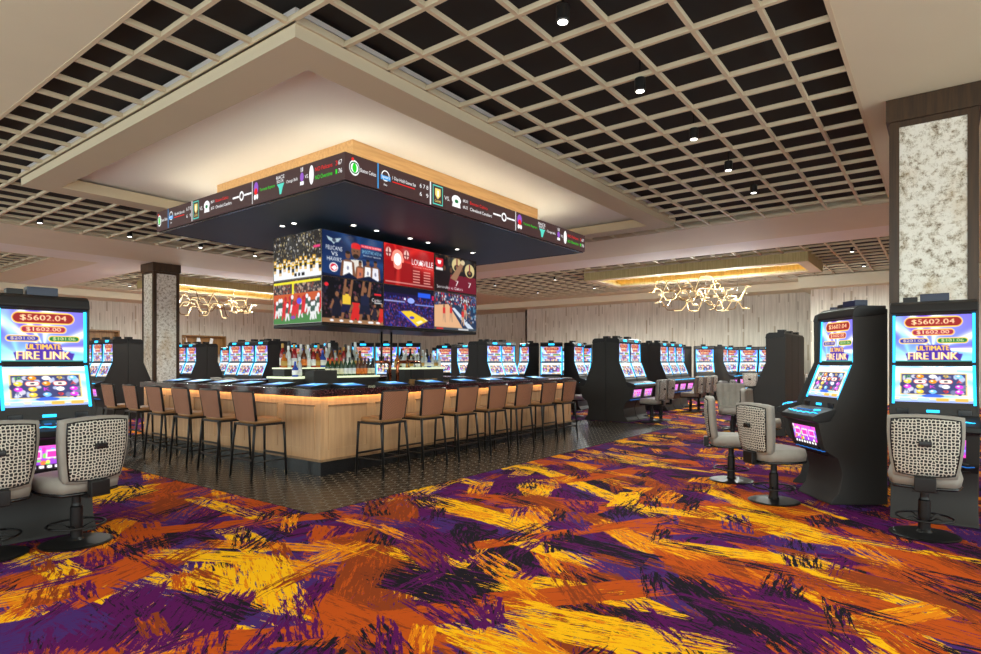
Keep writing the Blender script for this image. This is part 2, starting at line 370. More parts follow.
def carpet(strokes, g):
    n = NT('brush stroke carpet'); p = n.pos()
    pal = [('O', 'R'), ('M', 'D'), ('Y', 'G'), ('R', 'O'), ('D', 'M'), ('G', 'Y'), ('I', 'M'), ('O', 'G')]
    nz = n.noise(n.mapping(p, rot=(0, 0, R(50)), scale=(1.2, 7, 0)), 1, 4, .65)
    cur = n.ramp(nz.outputs[0], [(0, lin(CC['D'])), (.45, lin(CC['D'])), (.451, lin(CC['M'])), (.56, lin(CC['M'])), (.561, lin(CC['I']))], 'CONSTANT')
    def ramp_pair(sock, order):
        N = len(order)
        a = n.ramp(sock, [(i / N, lin(CC[o[0]])) for i, o in enumerate(order)], 'CONSTANT')
        b = n.ramp(sock, [(i / N, lin(CC[o[1]])) for i, o in enumerate(order)], 'CONSTANT')
        return a, b
    layers = [(.85, (0, 0), (.75, .42), [pal[i] for i in (1, 0, 4, 6, 4, 1, 7)], .36, 1), (1.05, (3.3, 1.7), (.8, .22), [pal[i] for i in (0, 4, 1, 3, 6, 2)], .42, 2),
              (.8, (7.1, 5.2), (.85, .3), [pal[i] for i in (3, 2, 1, 4, 0, 6)], .45, 3), (1.1, (2.1, 9.2), (.7, .13), [pal[i] for i in (2, 0, 1, 5, 4, 6)], .42, 4)]
    def layer(cur, sc_, off, sz, order, holes, seed):
        v = n.n('ShaderNodeTexVoronoi', voronoi_dimensions='2D'); q = n.mapping(p, loc=(off[0], off[1], 0), scale=(1, 1, 0)); n.l(q, v.inputs['Vector']); v.inputs['Scale'].default_value = sc_
        v.inputs['Randomness'].default_value = 1
        d = n.n('ShaderNodeVectorMath', operation='SUBTRACT'); n.l(q, d.inputs[0]); n.l(v.outputs['Position'], d.inputs[1])
        s = n.n('ShaderNodeSeparateColor'); n.l(v.outputs['Color'], s.inputs[0])
        ang = n.ramp(s.outputs[0], [(0, (.0,) * 3), (.3, (.25,) * 3), (.55, (.5,) * 3), (.8, (.75,) * 3)], 'CONSTANT')
        av = n.math('ADD', n.math('MULTIPLY', ang, 1.75), n.math('ADD', n.math('MULTIPLY', s.outputs[2], .35), .65 * seed * .12 + 1.0))
        rt = n.n('ShaderNodeVectorRotate', rotation_type='Z_AXIS'); n.l(d.outputs[0], rt.inputs['Vector']); n.l(av, rt.inputs['Angle'])
        ca, cb = ramp_pair(s.outputs[1], order)
        k = n.n('ShaderNodeGroup'); k.node_tree = g
        n.l(cur, k.inputs['Base']); n.l(rt.outputs[0], k.inputs['P']); k.inputs['Size'].default_value = (sz[0], sz[1], 1)
        n.l(ca, k.inputs['Color']); n.l(cb, k.inputs['Color2']); k.inputs['Seed'].default_value = seed * 3.7; k.inputs['Holes'].default_value = holes
        cur = k.outputs[0]
        return cur
    for q_ in layers: cur = layer(cur, *q_)
    SH = {'O': 'R', 'R': 'O', 'Y': 'G', 'G': 'Y', 'M': 'D', 'I': 'M', 'D': 'M'}
    for i, (x, y, a, L_, w, c) in strokes:
        q = n.mapping(p, loc=(x, y, 0), rot=(0, 0, R(a)), scale=(1, 1, 1), typ='TEXTURE')
        k = n.n('ShaderNodeGroup'); k.node_tree = g
        n.l(cur, k.inputs['Base']); n.l(q, k.inputs['P']); k.inputs['Size'].default_value = (L_ / 2, w / 2, 1)
        k.inputs['Color'].default_value = c4(lin(CC[c])); k.inputs['Color2'].default_value = c4(lin(CC[SH[c]]))
        k.inputs['Seed'].default_value = i * 2.31 + 20; k.inputs['Holes'].default_value = {'Y': .42, 'G': .42, 'O': .34, 'R': .33}.get(c, .36)
        cur = k.outputs[0]
    for args in ((1.5, (5.5, 2.5), (.5, .13), [pal[i] for i in (4, 1, 5, 4, 3, 6)], .48, 6), (1.9, (8.5, 6.1), (.42, .07), [pal[i] for i in (1, 4, 3, 4, 1, 5)], .48, 7)): cur = layer(cur, *args)
    n.l(cur, n.b.inputs['Base Color']); n.b.inputs['Roughness'].default_value = .95; n.b.inputs['Specular IOR Level'].default_value = .1
    return n.m
# ------------------------------------------------------------------ structure
def struct(o): o['kind'] = 'structure'; return o
sg = stroke_group()
for y0, y1 in ((-5, 1.35), (1.35, 2.6), (2.6, 3.9), (3.9, 33)):
    inside = [(i, s) for i, s in enumerate(STROKES) if s[1] + s[3] * .6 > y0 and s[1] - s[3] * .6 < y1]
    assert len(inside) < 30, len(inside)
    fl = MB().box(-4, 31, y0, y1, -.1, 0); struct(fl.build('floor', carpet(inside, sg)))
struct(slab('trim_1', 3.64, 13.62, 4.92, 13.2, 0, .004, M['tile'])).location.z = 0
COF = [(2.3, 13.97, .77, 16.8), (17.7, 24.9, .77, 16.8), (-1.4, 6.4, 21.15, 28.3), (9.1, 16.3, 21.15, 28.3)]
HZ = 4.6
def soffits():
    xs = sorted({-3.5, 2.3, 13.97, 16.35, 17.7, 24.9, 28.5, -1.4, 6.4, 7.6, 9.1, 16.3})
    ys = sorted({-4.5, .77, 16.8, 19.65, 21.15, 28.3, 31})
    mb = {'b': MB(), 'w': MB()}
    for x0, x1 in zip(xs, xs[1:]):
        for y0, y1 in zip(ys, ys[1:]):
            cx, cy = (x0 + x1) / 2, (y0 + y1) / 2
            if any(a < cx < b and c < cy < d for a, b, c, d in COF): continue
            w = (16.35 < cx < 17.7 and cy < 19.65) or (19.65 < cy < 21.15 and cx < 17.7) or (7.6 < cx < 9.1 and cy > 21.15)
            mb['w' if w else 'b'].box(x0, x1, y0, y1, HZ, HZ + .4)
    struct(mb['b'].build('ceiling', M['beige'])); struct(mb['w'].build('ceiling', M['lit_beam_band']))
soffits()
pn = MB()
for a, b, c, d in COF: pn.box(a - .01, b + .01, c - .01, d + .01, 4.80, 4.84)
struct(pn.build('ceiling', M['black_panel']))
def bars(x0, x1, y0, y1, ox, oy, st, w=.042, hole=None, z0=4.60, z1=4.65):
    m = MB(); x = ox
    while x < x1:
        if x > x0 + .05:
            if hole and hole[0] <= x <= hole[1]:
                for a, b in ((y0, hole[2]), (hole[3], y1)): m.box(x - w / 2, x + w / 2, a, b, z0, z1)
            else: m.box(x - w / 2, x + w / 2, y0, y1, z0, z1)
        x += st
    y = oy
    while y < y1:
        if y > y0 + .05:
            if hole and hole[2] <= y <= hole[3]:
                for a, b in ((x0, hole[0]), (hole[1], x1)): m.box(a, b, y - w / 2, y + w / 2, z0 + .003, z1 + .003)
            else: m.box(x0, x1, y - w / 2, y + w / 2, z0 + .003, z1 + .003)
        y += st
    for a, b, c, d in ((x0, x1, y0, y0 + .04), (x0, x1, y1 - .04, y1), (x0, x0 + .04, y0, y1), (x1 - .04, x1, y0, y1)): m.box(a, b, c, d, z0 - .005, z1)
    return struct(m.build('trim_2', M['grid_paint']))
FR = (3.30, 13.0, 4.73, 12.45)
bars(*COF[0], 2.685, 1.285, .586, hole=FR)
bars(*COF[1], 18.2, 1.285, .586)
bars(*COF[2], -1.0, 21.6, .586)
bars(*COF[3], 9.6, 21.6, .586)
# cloud frame round the bar recess
m = MB(); a, b, c, d = FR; ia, ib, ic, id_ = 3.75, 12.55, 5.17, 12.03
for q in ((a, b, c, ic), (a, b, id_, d), (a, ia, ic, id_), (ib, b, ic, id_)): m.box(*q, 4.476, 4.66)
struct(m.build('trim_3', M['cloud']))
m = MB()
for q in ((a - .03, b + .03, c - .03, c), (a - .03, b + .03, d, d + .03), (a - .03, a, c, d), (b, b + .03, c, d)): m.box(*q, 4.60, 4.67)
struct(m.build('trim_4', M['cloud']))
struct(slab('ceiling', a, b, c, d, 4.70, 4.75, M['cloud_in']))
# walls
struct(slab('wall_back', 27, 27.2, -12, 18, 0, 4.6, M['wall']))
struct(slab('wall_back', 28.3, 28.5, 18, 31.2, 0, 4.6, M['wall']))
struct(slab('wall_back', 27, 28.3, 17.9, 18, 0, 4.6, M['wall']))
struct(slab('wall_left', -9, 28.5, 31, 31.2, 0, 4.6, M['wall']))
struct(slab('light_block_wall', 9, 25, -4.6, -4.5, 0, 4.6, M['wall']))  # unseen wall, added to cut the light coming in from the open side
struct(slab('wall_back', 25.0, 27, -12, 3.9, 0, 4.2, M['wall']))
struct(slab('trim_5', 24.3, 28.3, -12, 4.2, 4.18, 4.59, M['beige']))
struct(slab('trim_5', 25.7, 28.3, 4.2, 31, 4.3, 4.59, M['beige']))
struct(slab('trim_5', -9, 25.7, 29.3, 31, 4.3, 4.59, M['beige']))

# ------------------------------------------------------------------ columns
def column(x, y, w, label):
    t = empty('clad_column', (x + w / 2, y + w / 2, 0), 0, label, 'column')
    h = w / 2
    m = MB().box(-h + .03, h - .03, -h + .03, h - .03, 0, 4.325)
    m.build('core', M['walnut'], t)
    m = MB()
    for sx in (-1, 1):
        for sy in (-1, 1): m.box(*sorted((sx * h, sx * (h - .1))), *sorted((sy * h, sy * (h - .1))), 0, 4.332)
    for s in (-1, 1):
        m.box(-h + .1, h - .1, *sorted((s * (h - .002), s * (h - .05))), 0, .12); m.box(-h + .1, h - .1, *sorted((s * (h - .002), s * (h - .05))), 4.26, 4.33)
        m.box(*sorted((s * (h - .002), s * (h - .05))), -h + .1, h - .1, 0, .12); m.box(*sorted((s * (h - .002), s * (h - .05))), -h + .1, h - .1, 4.26, 4.33)
    m.build('corner_trim', M['walnut'], t)
    MB().box(-h - .03, h + .03, -h - .03, h + .03, 4.33, 4.595).build('capital', M['walnut'], t)
    for k in range(4):
        MB().box(-h + .095, h - .095, -h + .012, -h + .03, .12, 4.27).build('stone_panel', M['stone'], t, rot=(0, 0, k * PI / 2))
    return t
column(8.54, -.33, .83, 'big column with bright mottled stone panels in dark wood trim, behind two slot machines')
column(8.56, 19.62, .80, 'distant grey mottled column with dark wood capital, beyond the bar stools')

# ------------------------------------------------------------------ downlights
def downlight():
    t = empty('downlight'); t['category'] = 'ceiling light'
    MB().lathe([(.055, 0), (.06, .01), (.06, .13), (.055, .14)], 20).build('housing', M['black_metal'], t, smooth=False)
    MB().lathe([(.044, -.004), (.044, .004)], 20).build('lens', M['led_white'], t)
    MB().tube([(0, 0, .13), (0, 0, .42)], .008, 6).build('stem', M['black_metal'], t)
    return t
ORD = ['first', 'second', 'third', 'fourth', 'fifth', 'sixth', 'seventh', 'eighth', 'ninth', 'tenth', 'eleventh', 'twelfth']
ORD18 = ORD + ['thirteenth', 'fourteenth', 'fifteenth', 'sixteenth', 'seventeenth', 'eighteenth']
dl = downlight()
for i, (x, y) in enumerate(DOWN):
    lab = f'black cylinder downlight in the grid between canopy and bright column, {ORD[i]} going away' if i < 5 else f'black cylinder downlight in the grid between canopy and grey column, {ORD[i-5]} along the row'
    place(dl, i > 0, (x, y, 4.45 if i < 5 else 4.56), 0, lab, 'ceiling light', 'cylinder downlights in the main ceiling grid')
for i, (x, y) in enumerate(FAR_DOWN):
    place(dl, True, (x, y, 4.56), 0, 'tiny downlight in the distant ceiling grid around the glowing bamboo box', 'ceiling light', 'downlights around the bamboo box')
for i, (x, y) in enumerate(LEFT_DOWN):
    place(dl, True, (x, y, 4.56), 0, 'tiny downlight in the distant ceiling grid behind the grey column', 'ceiling light', 'downlights behind the grey column')

# ------------------------------------------------------------------ raster painting for the screens
_tc = {}
def text_tris(s):
    if s in _tc: return _tc[s]
    cu = bpy.data.curves.new('t', 'FONT'); cu.body = s; cu.resolution_u = 3
    o = bpy.data.objects.new('t', cu); C.objects.link(o)
    dg = bpy.context.evaluated_depsgraph_get(); me = bpy.data.meshes.new_from_object(o.evaluated_get(dg))
    me.calc_loop_triangles(); v = np.array([p.co[:2] for p in me.vertices])
    t = np.array([list(q.vertices) for q in me.loop_triangles])
    bpy.data.objects.remove(o); bpy.data.curves.remove(cu); bpy.data.meshes.remove(me)
    v = v - v.min(0); _tc[s] = (v, t); return _tc[s]
class Can:
    def __init__(s, w, h, col=(0, 0, 0)):
        s.S = 3; s.w, s.h = w, h; s.a = np.zeros((h * s.S, w * s.S, 3)); s.a[:] = col
        s.Y, s.X = np.mgrid[0:h * s.S, 0:w * s.S]; s.X = (s.X + .5) / (w * s.S); s.Y = (s.Y + .5) / (h * s.S); s.asp = w / h
    def put(s, m, col): s.a[m] = col
    def rect(s, x0, y0, x1, y1, col): s.put((s.X > x0) & (s.X < x1) & (s.Y > y0) & (s.Y < y1), col)
    def ell(s, x, y, rx, ry, col): s.put(((s.X - x) / rx) ** 2 + ((s.Y - y) / ry) ** 2 < 1, col)
    def pill(s, x, y, rx, ry, col):
        dx = np.maximum(np.abs(s.X - x) - (rx - ry / s.asp), 0) * s.asp; dy = s.Y - y
        s.put(dx ** 2 + dy ** 2 < ry ** 2, col)
    def poly(s, pts, col):
        ins = np.zeros(s.X.shape, bool); n = len(pts)
        for i in range(n):
            (x0, y0), (x1, y1) = pts[i], pts[(i + 1) % n]
            if y0 == y1: continue
            c = ((y0 > s.Y) != (y1 > s.Y)) & (s.X < (x1 - x0) * (s.Y - y0) / (y1 - y0) + x0); ins ^= c
        s.put(ins, col)
    def grad(s, top, bot):
        t = s.Y[..., None]; s.a[:] = np.array(top) * (1 - t) + np.array(bot) * t
    def rays(s, cx, cy, n, col, amt, ph=0):
        an = np.arctan2((s.Y - cy) / s.asp, s.X - cx); k = (np.sin(an * n + ph + 2 * np.sin(an * 3)) * .5 + .5)[..., None] ** 2 * amt
        s.a[:] = s.a * (1 - k) + np.array(col) * k
    def noise(s, rng, n, cols, x0, y0, x1, y1, r):
        for _ in range(n):
            s.ell(rng.uniform(x0, x1), rng.uniform(y0, y1), r * rng.uniform(.5, 1.3) / s.asp, r * rng.uniform(.6, 1.6), cols[rng.randint(len(cols))])
    def text(s, t, x, y, w, h, col, slant=0):      # centred on x, y
        v, tr = text_tris(t); mx = v.max(0)
        H, W = s.X.shape
        p = v / mx; P = np.stack([(x - w / 2 + p[:, 0] * w + slant * (p[:, 1] - .5) * h / s.asp) * W, (y + h / 2 - p[:, 1] * h) * H], 1)
        for tri in tr:
            a, b, c = P[tri]; x0, y0 = np.floor(np.minimum(np.minimum(a, b), c)).astype(int); x1, y1 = np.ceil(np.maximum(np.maximum(a, b), c)).astype(int)
            x0, y0 = max(x0, 0), max(y0, 0); x1, y1 = min(x1, W), min(y1, H)
            if x1 <= x0 or y1 <= y0: continue
            gy, gx = np.mgrid[y0:y1, x0:x1]; gx = gx + .5; gy = gy + .5
            d = (b[1] - c[1]) * (a[0] - c[0]) + (c[0] - b[0]) * (a[1] - c[1])
            if abs(d) < 1e-9: continue
            l1 = ((b[1] - c[1]) * (gx - c[0]) + (c[0] - b[0]) * (gy - c[1])) / d; l2 = ((c[1] - a[1]) * (gx - c[0]) + (a[0] - c[0]) * (gy - c[1])) / d
            k = (l1 >= 0) & (l2 >= 0) & (l1 + l2 <= 1); s.a[y0:y1, x0:x1][k] = col
    def out(s):
        a = s.a.reshape(s.h, s.S, s.w, s.S, 3).mean((1, 3)); a = np.clip(a / 255, 0, 1)
        return np.where(a <= .04045, a / 12.92, ((a + .055) / 1.055) ** 2.4)
def screen_mesh(name, img, fn, m, parent=None):
    h, w, _ = img.shape
    v = []; f = []
    for j in range(h):
        for i in range(w): v.append(fn((i + .5) / w if 0 else i / (w - 1), j / (h - 1)))
    for j in range(h - 1):
        for i in range(w - 1): a = j * w + i; f.append((a, a + w, a + w + 1, a + 1))
    me = bpy.data.meshes.new(name); me.from_pydata(v, [], f)
    at = me.color_attributes.new('pix', 'FLOAT_COLOR', 'POINT')
    at.data.foreach_set('color', np.concatenate([img, np.ones((h, w, 1))], 2).astype(np.float32).ravel())
    me.materials.append(m); o = bpy.data.objects.new(name, me); C.objects.link(o); o.parent = parent
    return o
W_, K_ = (255, 255, 255), (12, 10, 16)
def slot_top(w, h):
    c = Can(w, h); rng = np.random.RandomState(3); c.grad((100, 48, 200), (120, 190, 255)); c.rays(.5, .72, 5, (120, 60, 220), .5, 2); c.rays(.5, .72, 9, (255, 255, 255), 1, .6); c.rays(.2, .9, 4, (150, 235, 255), .6, 1)
    def pill(x, y, rx, ry, inner, t, tw, th):
        c.pill(x, y, rx, ry, (250, 206, 90)); c.pill(x, y, rx - .014, ry - .022, inner); c.text(t, x, y, tw, th, (255, 226, 170))
    pill(.5, .15, .38, .115, (140, 30, 30), '$5602.04', .56, .12)
    pill(.5, .37, .28, .075, (150, 34, 60), '$1602.00', .42, .085)
    pill(.25, .55, .2, .065, (50, 50, 150), '$201.00', .28, .07)
    pill(.75, .55, .2, .065, (24, 110, 50), '$101.06', .28, .07)
    c.poly([(.17, .98), (.14, .82), (.28, .80), (.32, .64), (.7, .64), (.74, .80), (.88, .84), (.85, .98)], (70, 40, 150))
    
    for dx, dy in ((-.004, 0), (.004, 0), (0, -.004)): c.text('ULTIMATE', .5 + dx, .71 + dy, .42, .10, (255, 196, 60))
    for dx in (-.008, 0, .008): c.text('FIRE LINK', .505 + dx, .89, .66, .18, (80, 30, 130))
    for dx in (-.006, -.002, .002, .006): c.text('FIRE LINK', .5 + dx, .875, .64, .15, (255, 214, 120) if abs(dx) > .004 else (255, 244, 220))
    c.rect(0, .97, 1, 1, (60, 150, 140))
    return c.out()
def slot_low(w, h):
    c = Can(w, h); rng = np.random.RandomState(5); c.grad((250, 252, 255), (190, 215, 250)); c.rays(.5, .1, 12, (120, 190, 250), .7)
    c.text('5602.04', .3, .09, .2, .05, (150, 200, 240)); c.ell(.5, .13, .3, .08, W_)
    c.rect(.07, .2, .93, .8, (226, 196, 120)); c.rect(.09, .225, .91, .775, (62, 66, 110))
    c.noise(rng, 34, [(170, 180, 210), (110, 116, 150), (60, 56, 96), (190, 190, 205)], .1, .25, .9, .76, .045)
    cols = [(110, 200, 60), (230, 60, 40), (245, 200, 60), (240, 140, 30), (220, 60, 210), (120, 190, 250), (240, 240, 240), (40, 30, 40)]
    for i in range(5):
        for j in range(4):
            x = .17 + i * .165; y = .295 + j * .137; col = cols[(i * 3 + j * 2 + (i * j) % 3) % 7]
            if (i, j) in ((1, 1), (3, 1)): c.pill(x, y, .085, .06, (235, 90, 80)); c.pill(x, y, .075, .045, (250, 246, 235)); c.ell(x, y, .03, .022, (50, 40, 60))
            elif (i + 2 * j) % 3 == 0: c.text(['10', '8', 'K', '9', 'A'][i], x, y, .07, .08, col)
            else: c.ell(x, y, .05, .052, col); c.ell(x - .012, y - .015, .018, .018, (255, 250, 230))
    c.ell(.5, .82, .14, .05, (60, 100, 210)); c.rect(0, .86, 1, .93, (240, 228, 180)); c.rect(0, .93, 1, 1, (150, 170, 230))
    for i, t in enumerate(('FIRE', 'LINK', '88', '2500.00')): c.rect(.06 + i * .24, .88, .22 + i * .24, .96, (214, 170, 80) if i > 1 else (170, 200, 240))
    return c.out()
def slot_belly(w, h):
    c = Can(w, h); rng = np.random.RandomState(8); c.grad((230, 90, 200), (120, 60, 200))
    c.noise(rng, 60, [(250, 230, 90), (240, 60, 180), (120, 220, 90), (255, 255, 255), (250, 120, 60), (150, 60, 210), (80, 170, 240)], .02, .05, .98, .78, .07)
    for i in range(3): c.rect(.08 + i * .3, .2, .32 + i * .3, .55, (255, 210, 240)); c.rect(.1 + i * .3, .26, .3 + i * .3, .5, (220, 60, 170))
    c.rect(0, .8, 1, 1, (30, 16, 30))
    for i in range(8): c.rect(.06 + i * .115, .83, .13 + i * .115, .95, W_)
    return c.out()

# ------------------------------------------------------------------ slot machine
PROF = [(0, 0), (0, 2.05), (.28, 2.05), (.335, 2.02), (.345, 1.965), (.325, 1.955), (.34, 1.485), (.355, 1.465), (.505, 1.09), (.53, 1.065), (.545, .99), (.70, .945), (.765, .915), (.775, .875), (.72, .84), (.665, .585), (.62, .54), (.52, .48), (.47, .32), (.51, .12), (.59, .03), (.60, 0)]
def along(p0, p1, off=0):
    (d0, z0), (d1, z1) = p0, p1; L = math.hypot(d1 - d0, z1 - z0); nd, nz = (z0 - z1) / L, (d1 - d0) / L
    return lambda u, v, w: Vector(((u - .5) * w, -(d0 + (d1 - d0) * v + nd * off), z0 + (z1 - z0) * v + nz * off))
def slot_machine(near=True):
    t = empty('slot_machine'); W = .665
    MB().prism([(-d, z) for d, z in PROF], -W / 2, W / 2).build('cabinet', M['cab'], t, .006 if near else 0)
    MB().prism([(-d, z) for d, z in ((.02, 1.99), (.02, 2.085), (.30, 2.085), (.355, 2.055), (.372, 1.985), (.36, 1.962), (.335, 1.962))], -W / 2 - .008, W / 2 + .008).build('top_cap', M['cab_dark'], t, .008 if near else 0)
    up = along((.325, 1.945), (.34, 1.50), .006); lo = along((.362, 1.452), (.498, 1.112), .006); be = along((.706, .80), (.668, .60), .006)
    res = ((92, 70), (92, 66), (70, 34)) if near else ((30, 22), (30, 20), (20, 10))
    for nm, fn, im, w in (('upper_screen', up, slot_top, .592), ('lower_screen', lo, slot_low, .592), ('belly_screen', be, slot_belly, .47)):
        k = {'upper_screen': 0, 'lower_screen': 1, 'belly_screen': 2}[nm]
        screen_mesh(nm, im(*res[k]), (lambda f, ww: (lambda u, v: f(u, v, ww)))(fn, w), M['screen_bright'], t)
    m = MB()
    m.prism([(-d, z) for d, z in ((.34, 1.50), (.35, 1.498), (.375, 1.455), (.362, 1.452))], -.285, .285).build('screen_divider', M['cab_dark'], t)
    wl = .022
    for s in (-1, 1):
        m = MB(); a = s * (.309 - wl / 2); b = s * (.309 + wl / 2)
        m.prism([(-d, z) for d, z in ((.325, 1.952), (.337, 1.952), (.352, 1.49), (.34, 1.49))], min(a, b), max(a, b))
        m.prism([(-d, z) for d, z in ((.355, 1.462), (.372, 1.462), (.512, 1.10), (.50, 1.092))], min(a, b), max(a, b))
        m.build('light_strip', M['led_blue'], t)
    for s in (-1, 1): MB().prism([(-d, z) for d, z in ((.30, 2.0), (.365, 1.975), (.36, 1.49), (.525, 1.09), (.55, 1.0), (.50, 1.0), (.34, 1.46))], min(s * .323, s * .338), max(s * .323, s * .338)).build('side_trim', M['cab'], t)
    d = MB().prism([(-d, z) for d, z in ((.53, 1.0), (.545, 1.003), (.72, .952), (.785, .918), (.79, .87), (.74, .855), (.60, .87))], -.34, .34).build('button_deck', M['cab_dark'], t, .008 if near else 0)
    m = MB()
    if near:
        pts = [(x, -.735 - .02 * math.cos(x * 9), .955 + .004 * math.sin(x * 60)) for x in np.linspace(-.3, .3, 31)]
        m.tube(pts, .006, 6)
        MB().lathe([(.035, 0), (.035, .012), (.028, .016)], 16, (.18, -.655, .972)).build('spin_button', M['led_blue'], d)
        for i in range(4): MB().box(-.22 + i * .08, -.17 + i * .08, -.67, -.635, .966, .976).build('play_button', M['led_blue_dim'], d)
    else: m.box(-.3, .3, -.765, -.745, .938, .948)
    m.build('deck_light', M['led_blue'], t)
    m = MB()
    if near: m.tube([(x, -.635, .548 + .004 * math.sin(x * 70)) for x in np.linspace(-.3, .3, 31)], .005, 6)
    else: m.box(-.3, .3, -.65, -.635, .54, .552)
    m.build('knee_light', M['led_blue_dim'], t)
    if near:
        MB().box(-.05, .05, -.545, -.525, 1.02, 1.045).build('player_display', M['led_blue'], t, .004)
        for s in (-1, 1): MB().box(s * .235 - .05, s * .235 + .05, -.548, -.53, 1.0, 1.055).build('bill_slot', M['black'], t, .004)
        MB().box(-.10, .13, -.22, -.08, 2.085, 2.165).build('topper_box', M['box_blue'], t, .006)
        MB().box(-.24, -.12, -.2, -.08, 2.085, 2.14).build('topper_box', M['cab_dark'], t, .006)
        MB().box(-.26, .26, -.69, -.66, .572, .59).build('belly_frame', M['black'], t, .003)
        m = MB()
        m.box(-.27, .27, -.60, -.585, .50, .505)
        m.build('knee_ledge', M['black'], t)
    else:
        MB().box(-.09, .09, -.378, -.35, 1.995, 2.05).build('top_sign', M['led_blue'], t)
        MB().box(-.09, .07, -.2, -.06, 2.085, 2.15).build('topper_box', M['cab_dark'], t)
    return t
near = slot_machine(True); far = slot_machine(False)
def machine(proto, used, x, y, facing, label, group=None): return place(proto, used, (x, y, 0), R(facing + 90), label, 'slot machine', group)
machine(near, False, 7.50, .075, 181, 'slot machine facing the camera squarely, in front of the bright column')
machine(near, True, 7.76, .65, 127, 'slot machine turned aside with its tall dark side panel showing, before the bright column', None)
machine(near, True, 8.52, .88, 90, 'slot machine mostly hidden behind the turned one, only its deck edge showing')
machine(near, True, 1.87, 6.66, 265, 'biggest slot machine, screens fully lit, behind two lattice-backed chairs')
machine(near, True, 1.09, 6.80, 270, 'slot machine cut off by the picture edge beside the biggest machine')
nf = [0]
def far_m(x, y, f, label, group='distant slot machines'):
    nf[0] += 1; return machine(far, nf[0] > 1, x, y, f, label, group)
def row(x0, y0, facing, n, desc, dx, dy, step=.69, back=True):
    f = Vector((math.cos(R(facing)), math.sin(R(facing))))
    for i in range(n):
        far_m(x0 + dx * step * (i + .5), y0 + dy * step * (i + .5), facing, f'slot machine in {desc}, {ORD[i]} from its near end')
    if back:
        for i in range(n if n < 3 else 2):
            far_m(x0 + dx * step * (i + .5) - f.x * .01, y0 + dy * step * (i + .5) - f.y * .01, facing + 180, f'side-on machine backing {desc}, {ORD[i]} from the end')
row(13.78, 6.76, 270, 2, 'the pair standing where the dark tiles end', 1, 0)
row(17.65, 7.2, 270, 3, 'the trio beyond the tile-end pair', 1, 0)
row(13.1, 2.5, 90, 3, 'the dark row beside the turned machine', 1, 0, back=False)
row(6.75, 16.9, 180, 3, 'the row between biggest machine and grey column', 0, 1)
row(10.1, 19.3, 180, 3, 'the row just beyond the grey column', 0, 1)
row(10.0, 15.1, 180, 3, 'the trio between grey column and bottles', 0, 1)
row(13.3, 22.3, 182, 2, 'the small row behind that trio', 0, 1, back=False)
row(13.62, 10.72, 266, 2, 'the pair above the last stools', 1, 0)
def arc(items, desc):
    for i, (x, y, f) in enumerate(items): far_m(x, y, f, f'slot machine in {desc}' + (f', {ORD[i]} along it' if len(items) > 1 else ''))
arc([(12.6, 18.1, 232), (13.2, 17.6, 226)], 'the pair glimpsed behind the bottles')
arc([(12.65, 14.65, 236), (13.2, 14.12, 228), (13.72, 13.55, 219)], 'the curved trio behind the copper beer taps')
arc([(12.0, 15.05, 150)], 'dark side view closing the curved trio behind the bottles')
arc([(19.0, 17.0, 222)], 'view behind the white glowing bottle shelf')
arc([(16.45, 14.3, 196), (16.05, 13.5, 256)], 'the corner pair beyond the white glowing shelf')
arc([(20.3, 15.4, 214), (19.2, 14.0, 180)], 'the far pair between two nearer groups behind the stools')
arc([(16.05, 10.37, 151), (16.06, 9.73, 211), (16.6, 9.41, 271)], 'the pod with one wide bright screen behind the stools')
arc([(23.5, 13.3, 212)], 'the far gap beside the wide bright screen')
arc([(18.8, 10.0, 190)], 'half view, cut by the dark cabinet where tiles end')
arc([(23.3, 8.0, 150), (23.3, 7.35, 210), (23.87, 7.0, 270)], 'the cluster before the straight far row')
for i in range(5): far_m(25.6, 7.6 - i * .72, 182, f'slot machine in the straight far row by the wall, {ORD[i]} from the squiggle side')
# ------------------------------------------------------------------ slot chairs (local +y is where the sitter looks)
def sq(u, v, k=.5): return u * math.sqrt(max(0, 1 - v * v * k)), v * math.sqrt(max(0, 1 - u * u * k))
def back_pt(a, b, off, sx=1., sy=1., flute=0):
    u, v = sq(a, b, .13); u *= sx; v *= sy
    w = .232 + .05 * (v * .5 + .5); z = .79 + .27 * v
    y = -.235 - .045 * (v * .5 + .5) + .045 * u * u - .02 * (1 - v * v) + off + flute * abs(math.sin(u * PI * 2.3))
    return Vector((u * w / .5 * .5 / .5 * .5 * 2, y, z)) if 0 else Vector((u * w, y, z))
def shell(nu, nv, f0, f1, off0, off1, sx=1, sy=1, fl=0):
    m = MB()
    A = m.surf(lambda i, j: back_pt(i * 2 - 1, j * 2 - 1, off0, sx, sy), nu, nv)
    B = m.surf(lambda i, j: back_pt(i * 2 - 1, j * 2 - 1, off1, sx, sy, fl), nu, nv)
    ra = [A[i][0] for i in range(nu)] + [A[nu][j] for j in range(nv)] + [A[i][nv] for i in range(nu, 0, -1)] + [A[0][j] for j in range(nv, 0, -1)]
    rb = [B[i][0] for i in range(nu)] + [B[nu][j] for j in range(nv)] + [B[i][nv] for i in range(nu, 0, -1)] + [B[0][j] for j in range(nv, 0, -1)]
    for i in range(len(ra)): m.bm.faces.new((ra[i], ra[(i + 1) % len(ra)], rb[(i + 1) % len(ra)], rb[i]))
    return m
